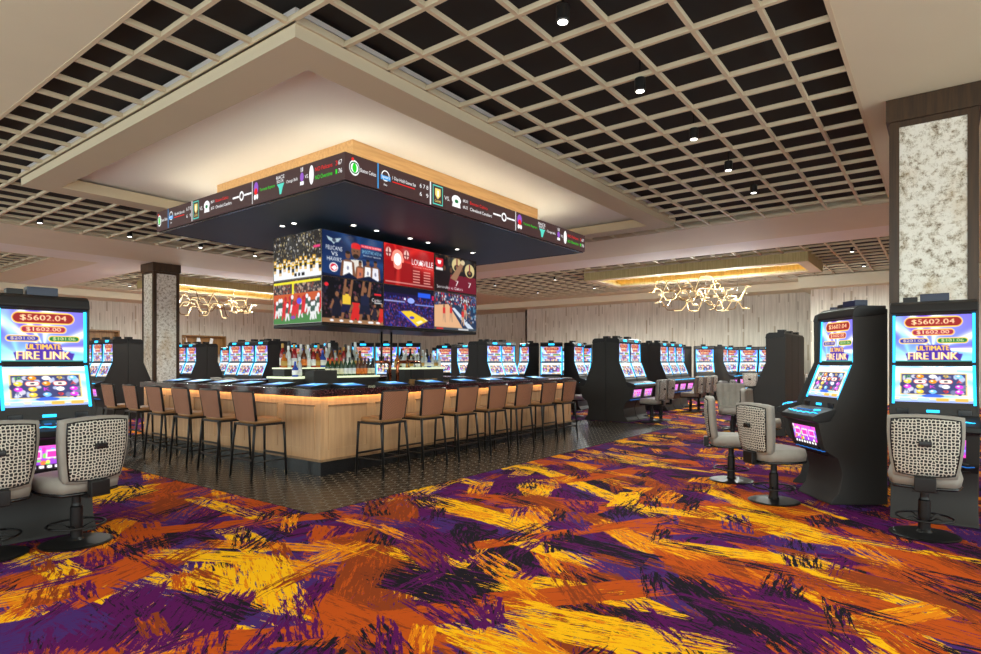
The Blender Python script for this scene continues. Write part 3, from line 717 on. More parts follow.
def seat_mesh(z0, z1, w, d, y0=-.25):
    m = MB(); n = 10
    def pt(a, b, z, k): u, v = sq(a, b, .30); return Vector((u * w * k, y0 + d / 2 + v * d / 2 * k, z + (.012 * (1 - u * u) * (1 - v * v) if z == z1 else 0)))
    A = m.surf(lambda i, j: pt(i * 2 - 1, j * 2 - 1, z0, .97), n, n); B = m.surf(lambda i, j: pt(i * 2 - 1, j * 2 - 1, z1, .95), n, n)
    def ring(G): return [G[i][0] for i in range(n)] + [G[n][j] for j in range(n)] + [G[i][n] for i in range(n, 0, -1)] + [G[0][j] for j in range(n, 0, -1)]
    ra, rb = ring(A), ring(B); c = Vector((0, y0 + d / 2, 0)); md = []
    for a, b in zip(ra, rb):
        p = (a.co + b.co) / 2; o = Vector((p.x - c.x, p.y - c.y, 0)).normalized() * .014; md.append(m.bm.verts.new(p + o))
    for i in range(len(ra)):
        j = (i + 1) % len(ra)
        m.bm.faces.new((ra[i], ra[j], md[j], md[i])); m.bm.faces.new((md[i], md[j], rb[j], rb[i]))
    return m
def slot_chair():
    t = empty('slot_chair')
    MB().lathe([(.255, 0), (.26, .008), (.24, .016), (.06, .03), (.045, .05), (.0451, .30), (.036, .31), (.032, .33), (.032, .43), (.06, .44)], 28).build('pedestal', M['black_metal'], t, smooth=False)
    m = MB(); m.tube([(.205 * math.cos(a), .205 * math.sin(a) + .0, .155) for a in np.linspace(0, 2 * PI, 29)[:-1]], .009, 8, closed=True)
    for a in (PI / 4, 3 * PI / 4, 5 * PI / 4, 7 * PI / 4): m.tube([(.03 * math.cos(a), .03 * math.sin(a), .12), (.12 * math.cos(a), .12 * math.sin(a), .17), (.205 * math.cos(a), .205 * math.sin(a), .155)], .006, 6)
    m.build('foot_ring', M['black_metal'], t, smooth=True)
    seat_mesh(.458, .58, .262, .52).build('seat', M['leather_grey'], t, smooth=True)
    seat_mesh(.432, .459, .262, .525, -.252).build('seat_pan', M['black'], t, smooth=True)
    b = shell(32, 14, 0, 0, -.028, .03, fl=.026).build('backrest', M['leather_grey'], t, smooth=True)
    shell(14, 14, 0, 0, -.038, -.026, .88, .88).build('patterned_panel', M['lattice'], b, smooth=True)
    pts = []
    for a in np.linspace(0, 2 * PI, 49)[:-1]:
        k = max(abs(math.cos(a)), abs(math.sin(a))); pts.append(back_pt(math.cos(a) / k, math.sin(a) / k, -.034, .895, .895))
    MB().tube(pts, .0065, 6, closed=True).build('piping', M['black'], b, smooth=True)
    h = MB().box(-.045, .045, -.345, -.30, .80, .845).build('hand_pull', M['black'], b, .006)
    MB().box(-.075, .075, -.325, -.265, .425, .545).build('back_bracket', M['black_metal'], t, .008)
    MB().box(-.09, .09, -.30, .05, .415, .436).build('bracket_plate', M['black_metal'], t)
    return t
chair = slot_chair(); nc = [0]
def ch(x, y, f, label, group=None, s=None):
    nc[0] += 1; return place(chair, nc[0] > 1, (x, y, 0), R(f - 90), label, 'chair', group, s)
ch(6.39, .12, 2, 'grey swivel chair, lattice back to the camera, before the machine at the bright column')
ch(6.96, 1.44, -40, 'grey swivel chair seen from the side, at the turned slot machine')
ch(7.85, 2.12, -72, 'grey swivel chair just behind the side-on chair')
ch(1.89, 5.72, 102, 'grey swivel chair with whole lattice back, before the biggest slot machine')
ch(1.34, 5.85, 88, 'grey swivel chair cut off by the picture edge near the biggest machine')
ch(12.5, 3.35, 205, 'grey swivel chair with fluted front facing the camera, behind the side-on chairs')
G1 = 'distant swivel chairs at the slot rows'
ch(14.2, 5.72, 92, 'distant grey chair at the tile-end pair of machines, nearer the bar', G1)
ch(14.85, 5.74, 88, 'distant grey chair at the tile-end pair of machines, farther from the bar', G1)
for i, (x, y) in enumerate(((17.75, 5.95), (18.4, 5.92), (19.05, 5.9))): ch(x, y, 92, f'distant grey chair at the trio beyond the tile-end pair, {ORD[i]} from the bar', G1)
ch(14.5, 8.05, -88, 'grey chair behind the last bar stool, beside the dark cabinet where tiles end', G1)
ch(13.5, 8.4, -95, 'grey chair nearly hidden behind the last two bar stools', G1)
ch(14.0, 3.72, -88, 'grey chair seen from behind past the fluted chair, before the dark side panel', G1)
ch(15.0, 3.75, -70, 'grey chair partly behind the fluted one, at the dark row', G1)
ch(10.3, 2.3, -88, 'grey chair peeking out between the dark panel and the turned machine', G1)
for i in range(4): ch(24.4, 5.85 - i * .72, 4, f'tiny grey chair before the straight far row, {ORD[i]} along it', G1)
ch(15.1, 9.14, 31, 'grey chair back in front of the wide bright screen', G1)
ch(14.25, 9.45, 84, 'grey chair back just above the bar top, short of the wide bright screen', G1)
ch(13.55, 9.5, 84, 'grey chair back low over the bar top at the pair above the stools', G1)
ch(9.0, 15.5, 0, 'grey chair at the trio between grey column and bottles, nearer one', G1)
ch(9.0, 16.25, 0, 'grey chair at the trio between grey column and bottles, farther one', G1)

# ------------------------------------------------------------------ bar stools (local +y faces the bar)
def bar_stool():
    t = empty('bar_stool')
    ZS = .735
    seat_mesh(ZS - .035, ZS + .02, .235, .45, -.21).build('seat', M['tan'], t, smooth=True)
    m = MB()
    def bk(i, j, off):
        u = i * 2 - 1; v = j; w = .212 + .018 * v
        return Vector((u * w, -.215 - .055 * v - .03 * math.sin(v * PI) * 0 + .03 * u * u - .02 * (v - .5) ** 2 * 0 + off, ZS + .005 + v * .365))
    nu, nv = 8, 8
    A = m.surf(lambda i, j: bk(i, j, -.012), nu, nv); B = m.surf(lambda i, j: bk(i, j, .016), nu, nv)
    def ring(G): return [G[i][0] for i in range(nu)] + [G[nu][j] for j in range(nv)] + [G[i][nv] for i in range(nu, 0, -1)] + [G[0][j] for j in range(nv, 0, -1)]
    ra, rb = ring(A), ring(B)
    for i in range(len(ra)): m.bm.faces.new((ra[i], ra[(i + 1) % len(ra)], rb[(i + 1) % len(ra)], rb[i]))
    b = m.build('backrest', M['woven'], t)
    m = MB()
    for s in (-1, 1):
        m.tube([bk(.5 + s * .5, j, .002) + Vector((s * .012, 0, 0)) for j in (0, .25, .5, .75, 1)], .017, 8)
    m.tube([bk(i, 1, .002) + Vector((0, 0, .006)) for i in (0, .25, .5, .75, 1)], .015, 8)
    m.build('back_frame', M['black_metal'], t, smooth=True)
    m = MB()
    for s in (-1, 1): m.box(s * .225 - .014, s * .225 + .014, -.215, .225, ZS - .062, ZS - .034)
    for y in (-.205, .215): m.box(-.235, .235, y - .014, y + .014, ZS - .062, ZS - .034)
    m.build('seat_frame', M['black_metal'], t, .004)
    for sx in (-1, 1):
        for sy, y0, y1 in ((-1, -.205, -.265), (1, .215, .235)):
            MB().tube([(sx * .225, y0, ZS - .035), (sx * .235, (y0 * 2 + y1) / 3, .5), (sx * .25, y1, 0)], [.020, .017, .014], 8).build('leg', M['black_metal'], t, smooth=True)
    m = MB()
    m.box(-.236, .236, .208, .232, .265, .29)
    m.build('footrest', M['black_metal'], t)
    m = MB()
    m.box(-.236, .236, -.243, -.222, .225, .247)
    for s in (-1, 1): m.tube([(s * .236, -.235, .215), (s * .238, .225, .215)], .010, 6)
    m.build('stretcher', M['black_metal'], t)
    return t
stool = bar_stool(); ns = [0]
def st(x, y, f, label, group):
    ns[0] += 1; return place(stool, ns[0] > 1, (x, y, 0), R(f - 90), label, 'bar stool', group)
for i, x in enumerate((5.56, 6.33, 7.10, 7.89, 8.66, 9.48, 10.24)):
    st(x, 6.02, 90 + (3 if i == 0 else 0), f'woven-back bar stool on the long bar side before the taps, {ORD[i]} from the corner', 'bar stools along the tap side')
for i, y in enumerate((7.18, 8.02, 8.84, 9.68, 10.53, 11.4)):
    st(4.46, y, 0, f'woven-back bar stool on the bar side toward the biggest machine, {ORD[i]} from the corner', 'bar stools along the side toward the biggest machine')
st(6.2, 12.3, 270, 'bar stool on the rear side of the bar, back turned to the grey column', 'bar stools at the far side')
# ------------------------------------------------------------------ bar counter
BX0, BX1, BY0, BY1 = 4.87, 11.5, 6.44, 11.6
bar = empty('bar_counter', (BX0, BY0, 0), 0, 'large square bar with lit pale wood panels and dark red stone top', 'bar')
def bp(name, boxes, m, bevel=0, parent=None):
    q = MB()
    for b in boxes: q.box(b[0] - BX0, b[1] - BX0, b[2] - BY0, b[3] - BY0, b[4], b[5])
    return q.build(name, m, parent or bar, bevel)
def ringb(i, w, z0, z1): return [(BX0 + i, BX1 - i, BY0 + i, BY0 + i + w, z0, z1), (BX0 + i, BX1 - i, BY1 - i - w, BY1 - i, z0, z1), (BX0 + i, BX0 + i + w, BY0 + i + w, BY1 - i - w, z0, z1), (BX1 - i - w, BX1 - i, BY0 + i + w, BY1 - i - w, z0, z1)]
bp('plinth', ringb(.012, .3, .004, .20), M['black'])
bp('front_panel', ringb(.02, .28, .20, 1.06), M['bar_wood'])
bp('bottom_lip', ringb(0, .05, .185, .215), M['bar_wood_edge'])
bp('counter_top', ringb(-.03, .66, 1.085, 1.13), M['bartop'])
bp('counter_edge', ringb(-.03, .018, 1.035, 1.085), M['bartop'])
bp('counter_core', ringb(.03, .57, 1.06, 1.085), M['black'])
bp('work_surface', ringb(.63, .28, .98, 1.02) , M['bartop_in'])
bp('inner_wall', ringb(.55, .06, .004, .99), M['black'])
rails = []
# panel mouldings: a raised bead round each recessed field
def fields():
    top, rest = [], []
    for k in range(8):
        a = BX0 + .14 + k * .815; b = a + .66
        if b < BX1: top.append((a, b, BY0 + .004, BY0 + .02, .905, .925)); rest += [(a, a + .012, BY0 + .012, BY0 + .02, .34, .905), (b - .012, b, BY0 + .012, BY0 + .02, .34, .905), (a, b, BY0 + .012, BY0 + .02, .33, .345)]
    for k in range(6):
        a = BY0 + .14 + k * .84; b = a + .66
        if b < BY1: top.append((BX0 + .004, BX0 + .02, a, b, .905, .925)); rest += [(BX0 + .012, BX0 + .02, a, a + .012, .34, .905), (BX0 + .012, BX0 + .02, b - .012, b, .34, .905), (BX0 + .012, BX0 + .02, a, b, .33, .345)]
    return top, rest
tp_, rs_ = fields()
bp('bag_ledge', tp_, M['bar_wood_edge']); bp('panel_moulding', rs_, M['bar_wood'])
bp('light_strip', [(BX0 + .0, BX1 - .0, BY0 - .008, BY0 + .012, 1.064, 1.074), (BX0 - .008, BX0 + .012, BY0, BY1, 1.064, 1.074)], M['led_warm'])
# betting tablets let into the counter
def tablet():
    t = empty('bar_gaming_screen')
    MB().prism([(-.17, 0), (-.17, .02), (.17, .055), (.17, 0)], -.21, .21).build('bezel', M['cab_dark'], t, .004)
    c = Can(24, 16, (40, 120, 190)); c.rays(.5, .5, 4, (170, 230, 255), .8); c.rect(0, .8, 1, 1, (30, 70, 140)); c.rect(.2, .3, .45, .6, (200, 240, 255)); c.rect(.55, .3, .8, .6, (90, 190, 240))
    screen_mesh('screen', c.out(), lambda u, v: Vector(((u - .5) * .37, .14 - .28 * v, .0405 + .0135 * 0 + (.5 - v) * .0288 - .0005)), M['screen_bright'], t)
    return t
tb = tablet()
k = 0
for i, x in enumerate((5.64, 6.5, 7.36, 8.22, 9.02, 9.84, 10.62)):
    place(tb, k > 0, (x, 6.80, 1.13), 0, f'tilted bar-top screen on the counter side before the taps, {ORD[i]} from the corner', 'gaming screen', 'bar-top screens'); k += 1
for i, y in enumerate((7.12, 7.94, 8.72, 9.5, 10.3, 11.05)):
    place(tb, True, (5.24, y, 1.13), -PI / 2, f'tilted bar-top screen on the counter side toward the biggest machine, {ORD[i]} from the corner', 'gaming screen', 'bar-top screens')
# back bar stands
def backbar(x0, x1, y0, y1, z, label, z2=None):
    t = empty('bottle_stand', (x0, y0, 0), 0, label, 'back bar')
    MB().box(0, x1 - x0, 0, y1 - y0, 0, z - .03).build('body', M['cab'], t, .005)
    MB().box(-.02, x1 - x0 + .02, -.02, y1 - y0 + .02, z - .03, z).build('lit_shelf', M['shelf_lit'], t)
    if z2:
        MB().box(.05, x1 - x0 - .05, (y1 - y0) * .45, y1 - y0 - .05, z, z2 - .02).build('upper_step', M['cab_dark'], t)
        MB().box(.04, x1 - x0 - .04, (y1 - y0) * .44, y1 - y0 - .04, z2 - .02, z2).build('upper_shelf', M['shelf_lit'], t)
    return t
backbar(5.5, 7.25, 7.95, 8.6, 1.26, 'dark stepped stand with glowing shelves full of dark bottles', 1.40)
backbar(8.05, 9.15, 8.1, 8.6, 1.38, 'dark stand with a white glowing shelf of pale bottles')
slab('till_box', 5.70, 6.15, 7.70, 7.93, 1.0, 1.36, M['cab'], bevel=.01)
tag(bpy.data.objects['till_box'], 'dark grey box standing in front of the dark bottles', 'box')
# bottles
def bottle(name, glass, label_rgb, cap_rgb, shape):
    t = empty(name)
    if shape == 0: prof = [(.036, 0), (.038, .01), (.038, .17), (.030, .205), (.015, .235), (.0145, .285)]
    elif shape == 1: prof = [(.041, 0), (.043, .01), (.043, .14), (.036, .185), (.018, .225), (.0155, .275)]
    else: prof = [(.046, 0), (.048, .01), (.046, .13), (.022, .16), (.016, .215)]
    MB().lathe(prof, 14).build('glass', glass, t, smooth=True)
    r, h = prof[1][0] + .001, prof[-1][1]
    MB().lathe([(r, .03), (r, .03 + .34 * h)], 14).build('paper_label', label_rgb, t, smooth=True)
    MB().lathe([(.0165, 0), (.017, .002), (.017, .05), (.014, .055)], 12, (0, 0, h - .03)).build('cap', cap_rgb, t)
    return t
def glassm(name, rgb, rough=.08):
    m = plain(name, rgb, rough, coat=.3); return m
gm = dict(green=glassm('green bottle glass', (24, 62, 34)), brown=glassm('brown bottle glass', (88, 44, 20)), clear=glassm('pale bottle glass', (206, 210, 205)), black=glassm('black bottle glass', (20, 18, 18)), amber=glassm('amber spirit', (190, 104, 34)), red=glassm('red spirit', (150, 24, 30)), blue=glassm('blue bottle glass', (50, 80, 170)))
pm = dict(cream=plain('cream label paper', (236, 230, 200), .6), red=plain('red label paper', (200, 36, 40), .5), orange=plain('orange label paper', (226, 120, 40), .5), white=plain('white label paper', (240, 240, 240), .5), gold=plain('gold label paper', (196, 152, 70), .4), dark=plain('dark cap', (26, 24, 26), .4), blue=plain('blue label paper', (50, 80, 190), .5))
kinds = [('champagne_bottle', 'green', 'cream', 'red', 1, 'green bottle with cream label and red neck'), ('wine_bottle', 'green', 'white', 'dark', 0, 'green wine bottle with white label'), ('whiskey_bottle', 'brown', 'orange', 'dark', 1, 'brown bottle with orange label'),
         ('wine_bottle', 'black', 'cream', 'dark', 1, 'stout black bottle with cream label'), ('vodka_bottle', 'clear', 'white', 'white', 0, 'clear bottle with white label'), ('spirit_bottle', 'amber', 'gold', 'dark', 2, 'amber spirit bottle with gold label'),
         ('spirit_bottle', 'red', 'white', 'gold', 0, 'red spirit bottle with white label'), ('gin_bottle', 'blue', 'white', 'blue', 2, 'blue bottle with white label'), ('vodka_bottle', 'clear', 'gold', 'gold', 2, 'squat clear bottle with gold label')]
protos = [bottle(k_[0], gm[k_[1]], pm[k_[2]], pm[k_[3]], k_[4]) for k_ in kinds]; used = [0] * 9
def bot(kind, x, y, z, where, group, s=1):
    o = place(protos[kind], used[kind], (x, y, z), 0, f'{kinds[kind][5]} {where}', 'bottle', group, (s, s, s)); used[kind] = 1; return o
fr = [7, 4, 0, 0, 0, 0, 1, 1, 1, 2, 2, 2, 3, 3]
fx = [5.6, 5.68, 6.22, 6.31, 6.40, 6.49, 6.58, 6.67, 6.76, 6.85, 6.93, 7.01, 7.09, 7.18]
for i, (kd, x) in enumerate(zip(fr, fx)): bot(kd, x, 8.03, 1.26, f'in front, {ORD[i] if i < 12 else ("thirteenth", "last")[i-12]} counting toward the taps', 'bottles in the front row of the stepped stand')
seq = [5, 4, 6, 8, 2, 4, 6, 5, 7, 4, 2, 8, 5, 6, 4, 3, 8, 5]
for i, kd in enumerate(seq): bot(kd, 5.6 + i * .092, 8.32 + .02 * (i % 2), 1.40, f'on the upper step, {ORD18[i]} counting toward the taps', 'bottles on the upper step of the stepped stand', 1.05 + .08 * ((i * 7) % 3))
for i, kd in enumerate([6, 2, 5, 4, 8, 2, 6, 5, 4, 7, 5, 2, 8, 4]): bot(kd, 5.68 + i * .115, 8.48, 1.40, f'in the rearmost row, {ORD18[i]} counting toward the taps', 'bottles in the rear row of the stepped stand', 1.25 + .1 * ((i * 5) % 3))
for i, kd in enumerate([4, 5, 8, 4, 4, 8, 4, 7, 4, 8, 4]): bot(kd, 8.1 + i * .1, 8.18, 1.38, f'on the white glowing shelf, {ORD18[i]} from the taps', 'bottles on the white glowing shelf', .95)
for i, kd in enumerate([5, 3, 4, 3, 4, 3, 4, 3, 5]): bot(kd, 8.14 + i * .12, 8.4, 1.38, f'behind the white glowing shelf row, {ORD18[i]} from taps', 'bottles at the back of the white glowing shelf', 1.15 + .1 * (i % 2))
# beer tap towers
def tap(x, y, s, ln, label):
    t = empty('beer_tap', (x, y, 1.02), 0, label, 'beer tap')
    MB().lathe([(.05, 0), (.055, .01), (.03, .03)], 16).build('base', M['copper'], t)
    pts = [(0, 0, .0), (0, 0, .40)] + [(s * .07 * (1 - math.cos(a)), 0, .40 + .07 * math.sin(a)) for a in (.4, .8, 1.2, 1.57)] + [(s * ln, 0, .47)]
    MB().tube(pts, .028, 12).build('arm', M['copper'], t, smooth=True)
    for k in range(3):
        px = s * (ln * (.35 + .28 * k)); f = MB().tube([(px, -.02, .46), (px, -.07, .44), (px, -.08, .38)], .011, 8).build('faucet', M['chrome'], t, smooth=True)
        MB().lathe([(.008, 0), (.014, .06), (.010, .09)], 10, (px, -.05, .48)).build('handle', M['black'], f)
    return t
tap(7.02, 7.42, -1, .30, 'short copper beer tap arm curving toward the dark bottles'); tap(7.20, 7.42, 1, .55, 'long copper beer tap arm curving toward the pale bottles')
M['tank'] = plain('amber filled glass', (150, 112, 70), .1, coat=.4)
def pitcher():
    t = empty('beer_pitcher')
    MB().lathe([(.045, 0), (.055, .01), (.06, .17), (.063, .175)], 16).build('jug', M['tank'], t, smooth=True)
    MB().tube([(.058, 0, .14), (.10, 0, .13), (.10, 0, .05), (.055, 0, .04)], .008, 8).build('handle', M['tank'], t, smooth=True)
    return t
pp = pitcher()
for i, x in enumerate((7.35, 7.55, 7.72, 7.9)): place(pp, i > 0, (x, 7.22, 1.02 + .0), .4 * i, f'small amber pitcher beside the copper taps, {ORD[i]} from them', 'pitcher', 'pitchers by the beer taps')
slab('register_screen', 7.62, 7.95, 7.5, 7.54, 1.15, 1.36, M['cab_dark'], bevel=.006); o = bpy.data.objects['register_screen']; tag(o, 'black cash register screen behind the pitchers, turned away', 'register')
MB().lathe([(.09, -.13), (.09, -.12), (.02, -.11), (.02, .03)], 12, (7.785, 7.52, 1.15)).build('stand', M['cab_dark'], o)

# ------------------------------------------------------------------ canopy over the bar
HX0, HX1, HY0, HY1 = 4.95, 11.35, 6.05, 11.22
cn = empty('bar_canopy', (HX0, HY0, 3.81), 0, 'big dark square canopy hanging over the bar with a glowing score ticker round its edge', 'canopy')
def cp(name, boxes, m, parent=None, bevel=0):
    q = MB()
    for b in boxes: q.box(b[0] - HX0, b[1] - HX0, b[2] - HY0, b[3] - HY0, b[4] - 3.81, b[5] - 3.81)
    return q.build(name, m, parent or cn, bevel)
cp('soffit', [(HX0 + .06, HX1 - .06, HY0 + .06, HY1 - .06, 3.81, 3.87)], M['halo_blue'])
cp('top_deck', [(HX0 + .06, HX1 - .06, HY0 + .06, HY1 - .06, 4.02, 4.06)], M['cloud_in'])
cp('frame', [(HX0 + .03, HX1 - .03, HY0 + .03, HY0 + .07, 3.805, 4.18), (HX0 + .03, HX1 - .03, HY1 - .07, HY1 - .03, 3.805, 4.18), (HX0 + .03, HX0 + .07, HY0 + .07, HY1 - .07, 3.805, 4.18), (HX1 - .07, HX1 - .03, HY0 + .07, HY1 - .07, 3.805, 4.18)], M['black'])
WX0, WX1, WY0, WY1 = 5.68, 10.62, 6.77, 10.5
cp('maple_box', [(WX0, WX1, WY0, WY0 + .03, 4.06, 4.698), (WX0, WX1, WY1 - .03, WY1, 4.06, 4.698), (WX0, WX0 + .03, WY0 + .03, WY1 - .03, 4.06, 4.698), (WX1 - .03, WX1, WY0 + .03, WY1 - .03, 4.06, 4.698)], M['maple'])
cp('cove_light', [(WX0 - .3, WX1 + .3, WY0 - .34, WY0 - .30, 4.06, 4.08), (WX0 - .34, WX0 - .30, WY0 - .3, WY1 + .3, 4.06, 4.08), (WX0 - .3, WX1 + .3, WY1 + .3, WY1 + .34, 4.06, 4.08), (WX1 + .3, WX1 + .34, WY0 - .3, WY1 + .3, 4.06, 4.08)], M['cove'])
tick = cp('ticker_screen', [(HX0, HX1, HY0, HY0 + .03, 3.825, 4.165), (HX0, HX0 + .03, HY0 + .03, HY1, 3.825, 4.165), (HX0 + .03, HX1, HY1 - .03, HY1, 3.825, 4.165), (HX1 - .03, HX1, HY0 + .03, HY1 - .03, 3.825, 4.165)], M['ticker'])
TM = {k: glow('ticker ' + k, c, 1.1) for k, c in dict(white=(255, 255, 255), red=(240, 30, 30), green=(30, 220, 40), teal=(90, 220, 200), blue=(60, 160, 230), gold=(245, 220, 120), purple=(150, 90, 200), dgreen=(20, 120, 60)).items()}
def ticker_face(L, org, ax, parent):
    """items laid along the face; u in metres on a 6.4 m face"""
    k = L / 6.4; up = Vector((0, 0, 1)); nrm = ax.cross(up)   # outward
    acc = {}
    def P(u, z, d=.006): return org + ax * (u * k) + up * z + nrm * d - Vector((HX0, HY0, 3.81))
    cur = ['item']
    def add(col):
        k_ = (cur[0], col)
        if k_ not in acc: acc[k_] = MB()
        return acc[k_].bm
    def item(n): cur[0] = n
    def poly(pts, col, d=.006):
        bm = add(col); bm.faces.new([bm.verts.new(P(u, z, d)) for u, z in pts])
    def rect(u0, u1, z0, z1, col, d=.006): poly([(u0, z0), (u1, z0), (u1, z1), (u0, z1)], col, d)
    def ell(u, z, ru, rz, col, d=.006, n=18): poly([(u + ru * math.cos(2 * PI * i / n), z + rz * math.sin(2 * PI * i / n)) for i in range(n)], col, d)
    def ring(u, z, r0, r1, col, d=.007, n=18):
        for i in range(n):
            a, b = 2 * PI * i / n, 2 * PI * (i + 1) / n
            poly([(u + r0 * math.cos(a), z + r0 * math.sin(a)), (u + r1 * math.cos(a), z + r1 * math.sin(a)), (u + r1 * math.cos(b), z + r1 * math.sin(b)), (u + r0 * math.cos(b), z + r0 * math.sin(b))], col, d)
    def text(t, u0, u1, z, h, col, d=.006):
        v, tr = text_tris(t); mx = v.max(0); bm = add(col)
        vs = [bm.verts.new(P(u0 + p[0] / mx[0] * (u1 - u0), z - h / 2 + p[1] / mx[1] * h, d)) for p in v]
        for q in tr:
            try: bm.faces.new([vs[i] for i in q])
            except ValueError: pass
    c = .17
    item('round_team_logo')
    ell(.15, c, .085, .10, 'white'); ring(.15, c, .062, .078, 'dgreen', .008); ell(.15, c, .035, .06, 'green', .009); ell(.12, c + .105, .022, .022, 'red', .01)
    item('team_name')
    text('Boston Celtics', .25, .52, c + .0, .05, 'white'); item('divider'); rect(.545, .565, 0, .34, 'blue')
    item('sport_badge')
    ring(.69, c + .03, .06, .075, 'white'); rect(.60, .78, c - .03, c + .03, 'blue', .01); text('sport', .615, .765, c, .045, 'white', .012)
    item('headline')
    text('1 Day Hold Game Set', .82, 1.28, c + .03, .06, 'white'); rect(.82, 1.26, c - .025, c - .012, 'red'); item('caption'); text('live', .66, .72, c - .09, .03, 'white')
    item('score_row')
    text('6 7 8', 1.36, 1.54, c + .06, .06, 'white'); item('lower_score_row'); text('6   9', 1.36, 1.54, c - .06, .06, 'white'); item('divider_bar'); rect(1.575, 1.60, 0, .34, 'white')
    item('badge_frame')
    for a in ((1.64, 1.86, c + .13, c + .145), (1.64, 1.86, c - .145, c - .13), (1.64, 1.652, c - .145, c + .145), (1.848, 1.86, c - .145, c + .145)): rect(*a, 'teal')
    item('shield')
    poly([(1.69, c + .10), (1.81, c + .10), (1.81, c), (1.75, c - .06), (1.69, c)], 'gold'); rect(1.735, 1.765, c - .02, c + .07, 'white', .009); item('shield_caption'); text('GAME', 1.68, 1.82, c - .09, .035, 'gold')
    item('versus')
    text('VS.', 1.90, 2.02, c, .06, 'white'); item('helmet_logo'); ell(2.18, c + .02, .11, .075, 'white'); poly([(2.10, c), (2.26, c), (2.28, c - .09), (2.08, c - .09)], 'white'); ell(2.18, c, .045, .03, 'dgreen', .009)
    item('rank')
    text('#U1', 2.34, 2.46, c + .05, .05, 'white'); item('upper_team'); text('Boston Celtics', 2.52, 2.98, c + .05, .05, 'red')
    item('lower_rank')
    text('#U2', 2.34, 2.46, c - .05, .05, 'white'); item('lower_team'); text('Cleveland Cavaliers', 2.52, 3.10, c - .05, .05, 'white')
    item('line_mark')
    rect(3.14, 3.36, c - .012, c + .016, 'white'); item('second_line_mark'); rect(3.54, 3.78, c - .012, c + .016, 'white'); item('ring_mark'); ring(3.45, c, .045, .075, 'white'); item('thin_divider'); rect(3.80, 3.815, 0, .34, 'white')
    item('purple_logo')
    ell(3.93, c + .05, .07, .09, 'purple'); ell(3.93, c, .05, .05, 'red', .009); ell(3.90, c - .08, .035, .04, 'white', .009); item('logo_foot'); ell(3.97, c - .08, .03, .04, 'white', .009)
    item('green_caption')
    text('Toronto Raptors', 4.05, 4.52, c, .055, 'green')
    item('race_caption')
    text('RACE', 4.56, 4.80, c + .10, .05, 'white'); item('book_caption'); text('BOOK', 4.58, 4.78, c + .045, .04, 'white'); item('teal_logo'); poly([(4.58, c + .01), (4.80, c + .01), (4.75, c - .05), (4.71, c - .14), (4.66, c - .14), (4.64, c - .05)], 'teal')
    item('white_team_name')
    text('Chicago Bulls', 4.86, 5.18, c, .055, 'white')
    item('horned_logo')
    ell(5.30, c + .01, .05, .06, 'purple'); item('horns'); text('ll', 5.27, 5.33, c + .11, .06, 'white'); item('logo_plate'); rect(5.25, 5.35, c - .10, c - .05, 'white'); item('second_versus'); text('VS.', 5.38, 5.48, c, .05, 'white')
    item('oval_logo')
    ell(5.56, c + .0, .06, .13, 'white')
    item('red_team')
    text('NO Pelicans', 5.66, 6.10, c + .055, .055, 'red'); item('green_team'); text('NO Overtime', 5.66, 6.10, c - .055, .055, 'green')
    item('score')
    text('3', 6.18, 6.23, c + .055, .06, 'red'); item('upper_score'); text('67', 6.25, 6.34, c + .055, .06, 'white'); item('period'); text('1', 6.18, 6.22, c - .055, .06, 'green'); item('lower_score'); text('76', 6.25, 6.34, c - .055, .06, 'white')
    for (nm_, col), m in acc.items():
        me = bpy.data.meshes.new(nm_); m.bm.to_mesh(me); m.bm.free(); me.materials.append(TM[col])
        o = bpy.data.objects.new(nm_, me); C.objects.link(o); o.parent = parent; o.matrix_parent_inverse = Matrix.Identity(4)
ticker_face(6.4, Vector((HX0, HY0, 3.825)), Vector((1, 0, 0)), tick)
ticker_face(5.17, Vector((HX0, HY1, 3.825)), Vector((0, -1, 0)), tick)
# recessed spots under the canopy
def puck():
    t = empty('recessed_spotlight')
    MB().lathe([(.05, -.004), (.052, .004)], 16).build('trim_ring', M['chrome'], t); MB().lathe([(.038, -.007), (.038, -.003)], 16).build('lens', M['led_white'], t); return t
pk = puck()
HL = [(5.99, 8.95), (5.99, 8.62), (6.68, 7.94), (7.2, 7.94), (8.03, 7.94), (8.52, 7.94), (9.39, 7.94), (9.89, 7.94)]
for i, (x, y) in enumerate(HL):
    place(pk, i > 0, (x, y, 3.803), 0, 'small recessed spotlight above the television cube, ' + (f'hockey side, {("farther", "nearer")[i]} one' if i < 2 else f'poster side, {ORD[i-2]} from the corner'), 'ceiling light', 'spotlights under the canopy')
    spot('spotlight_glow', (x, y, 3.78), 25, 100, .8, .03)
for x, y in ((5.5, 6.6), (8.0, 6.6), (10.6, 6.6), (5.4, 9.0), (5.4, 10.8)): spot('spotlight_glow', (x, y, 3.78), 12, 110, .8, .03)
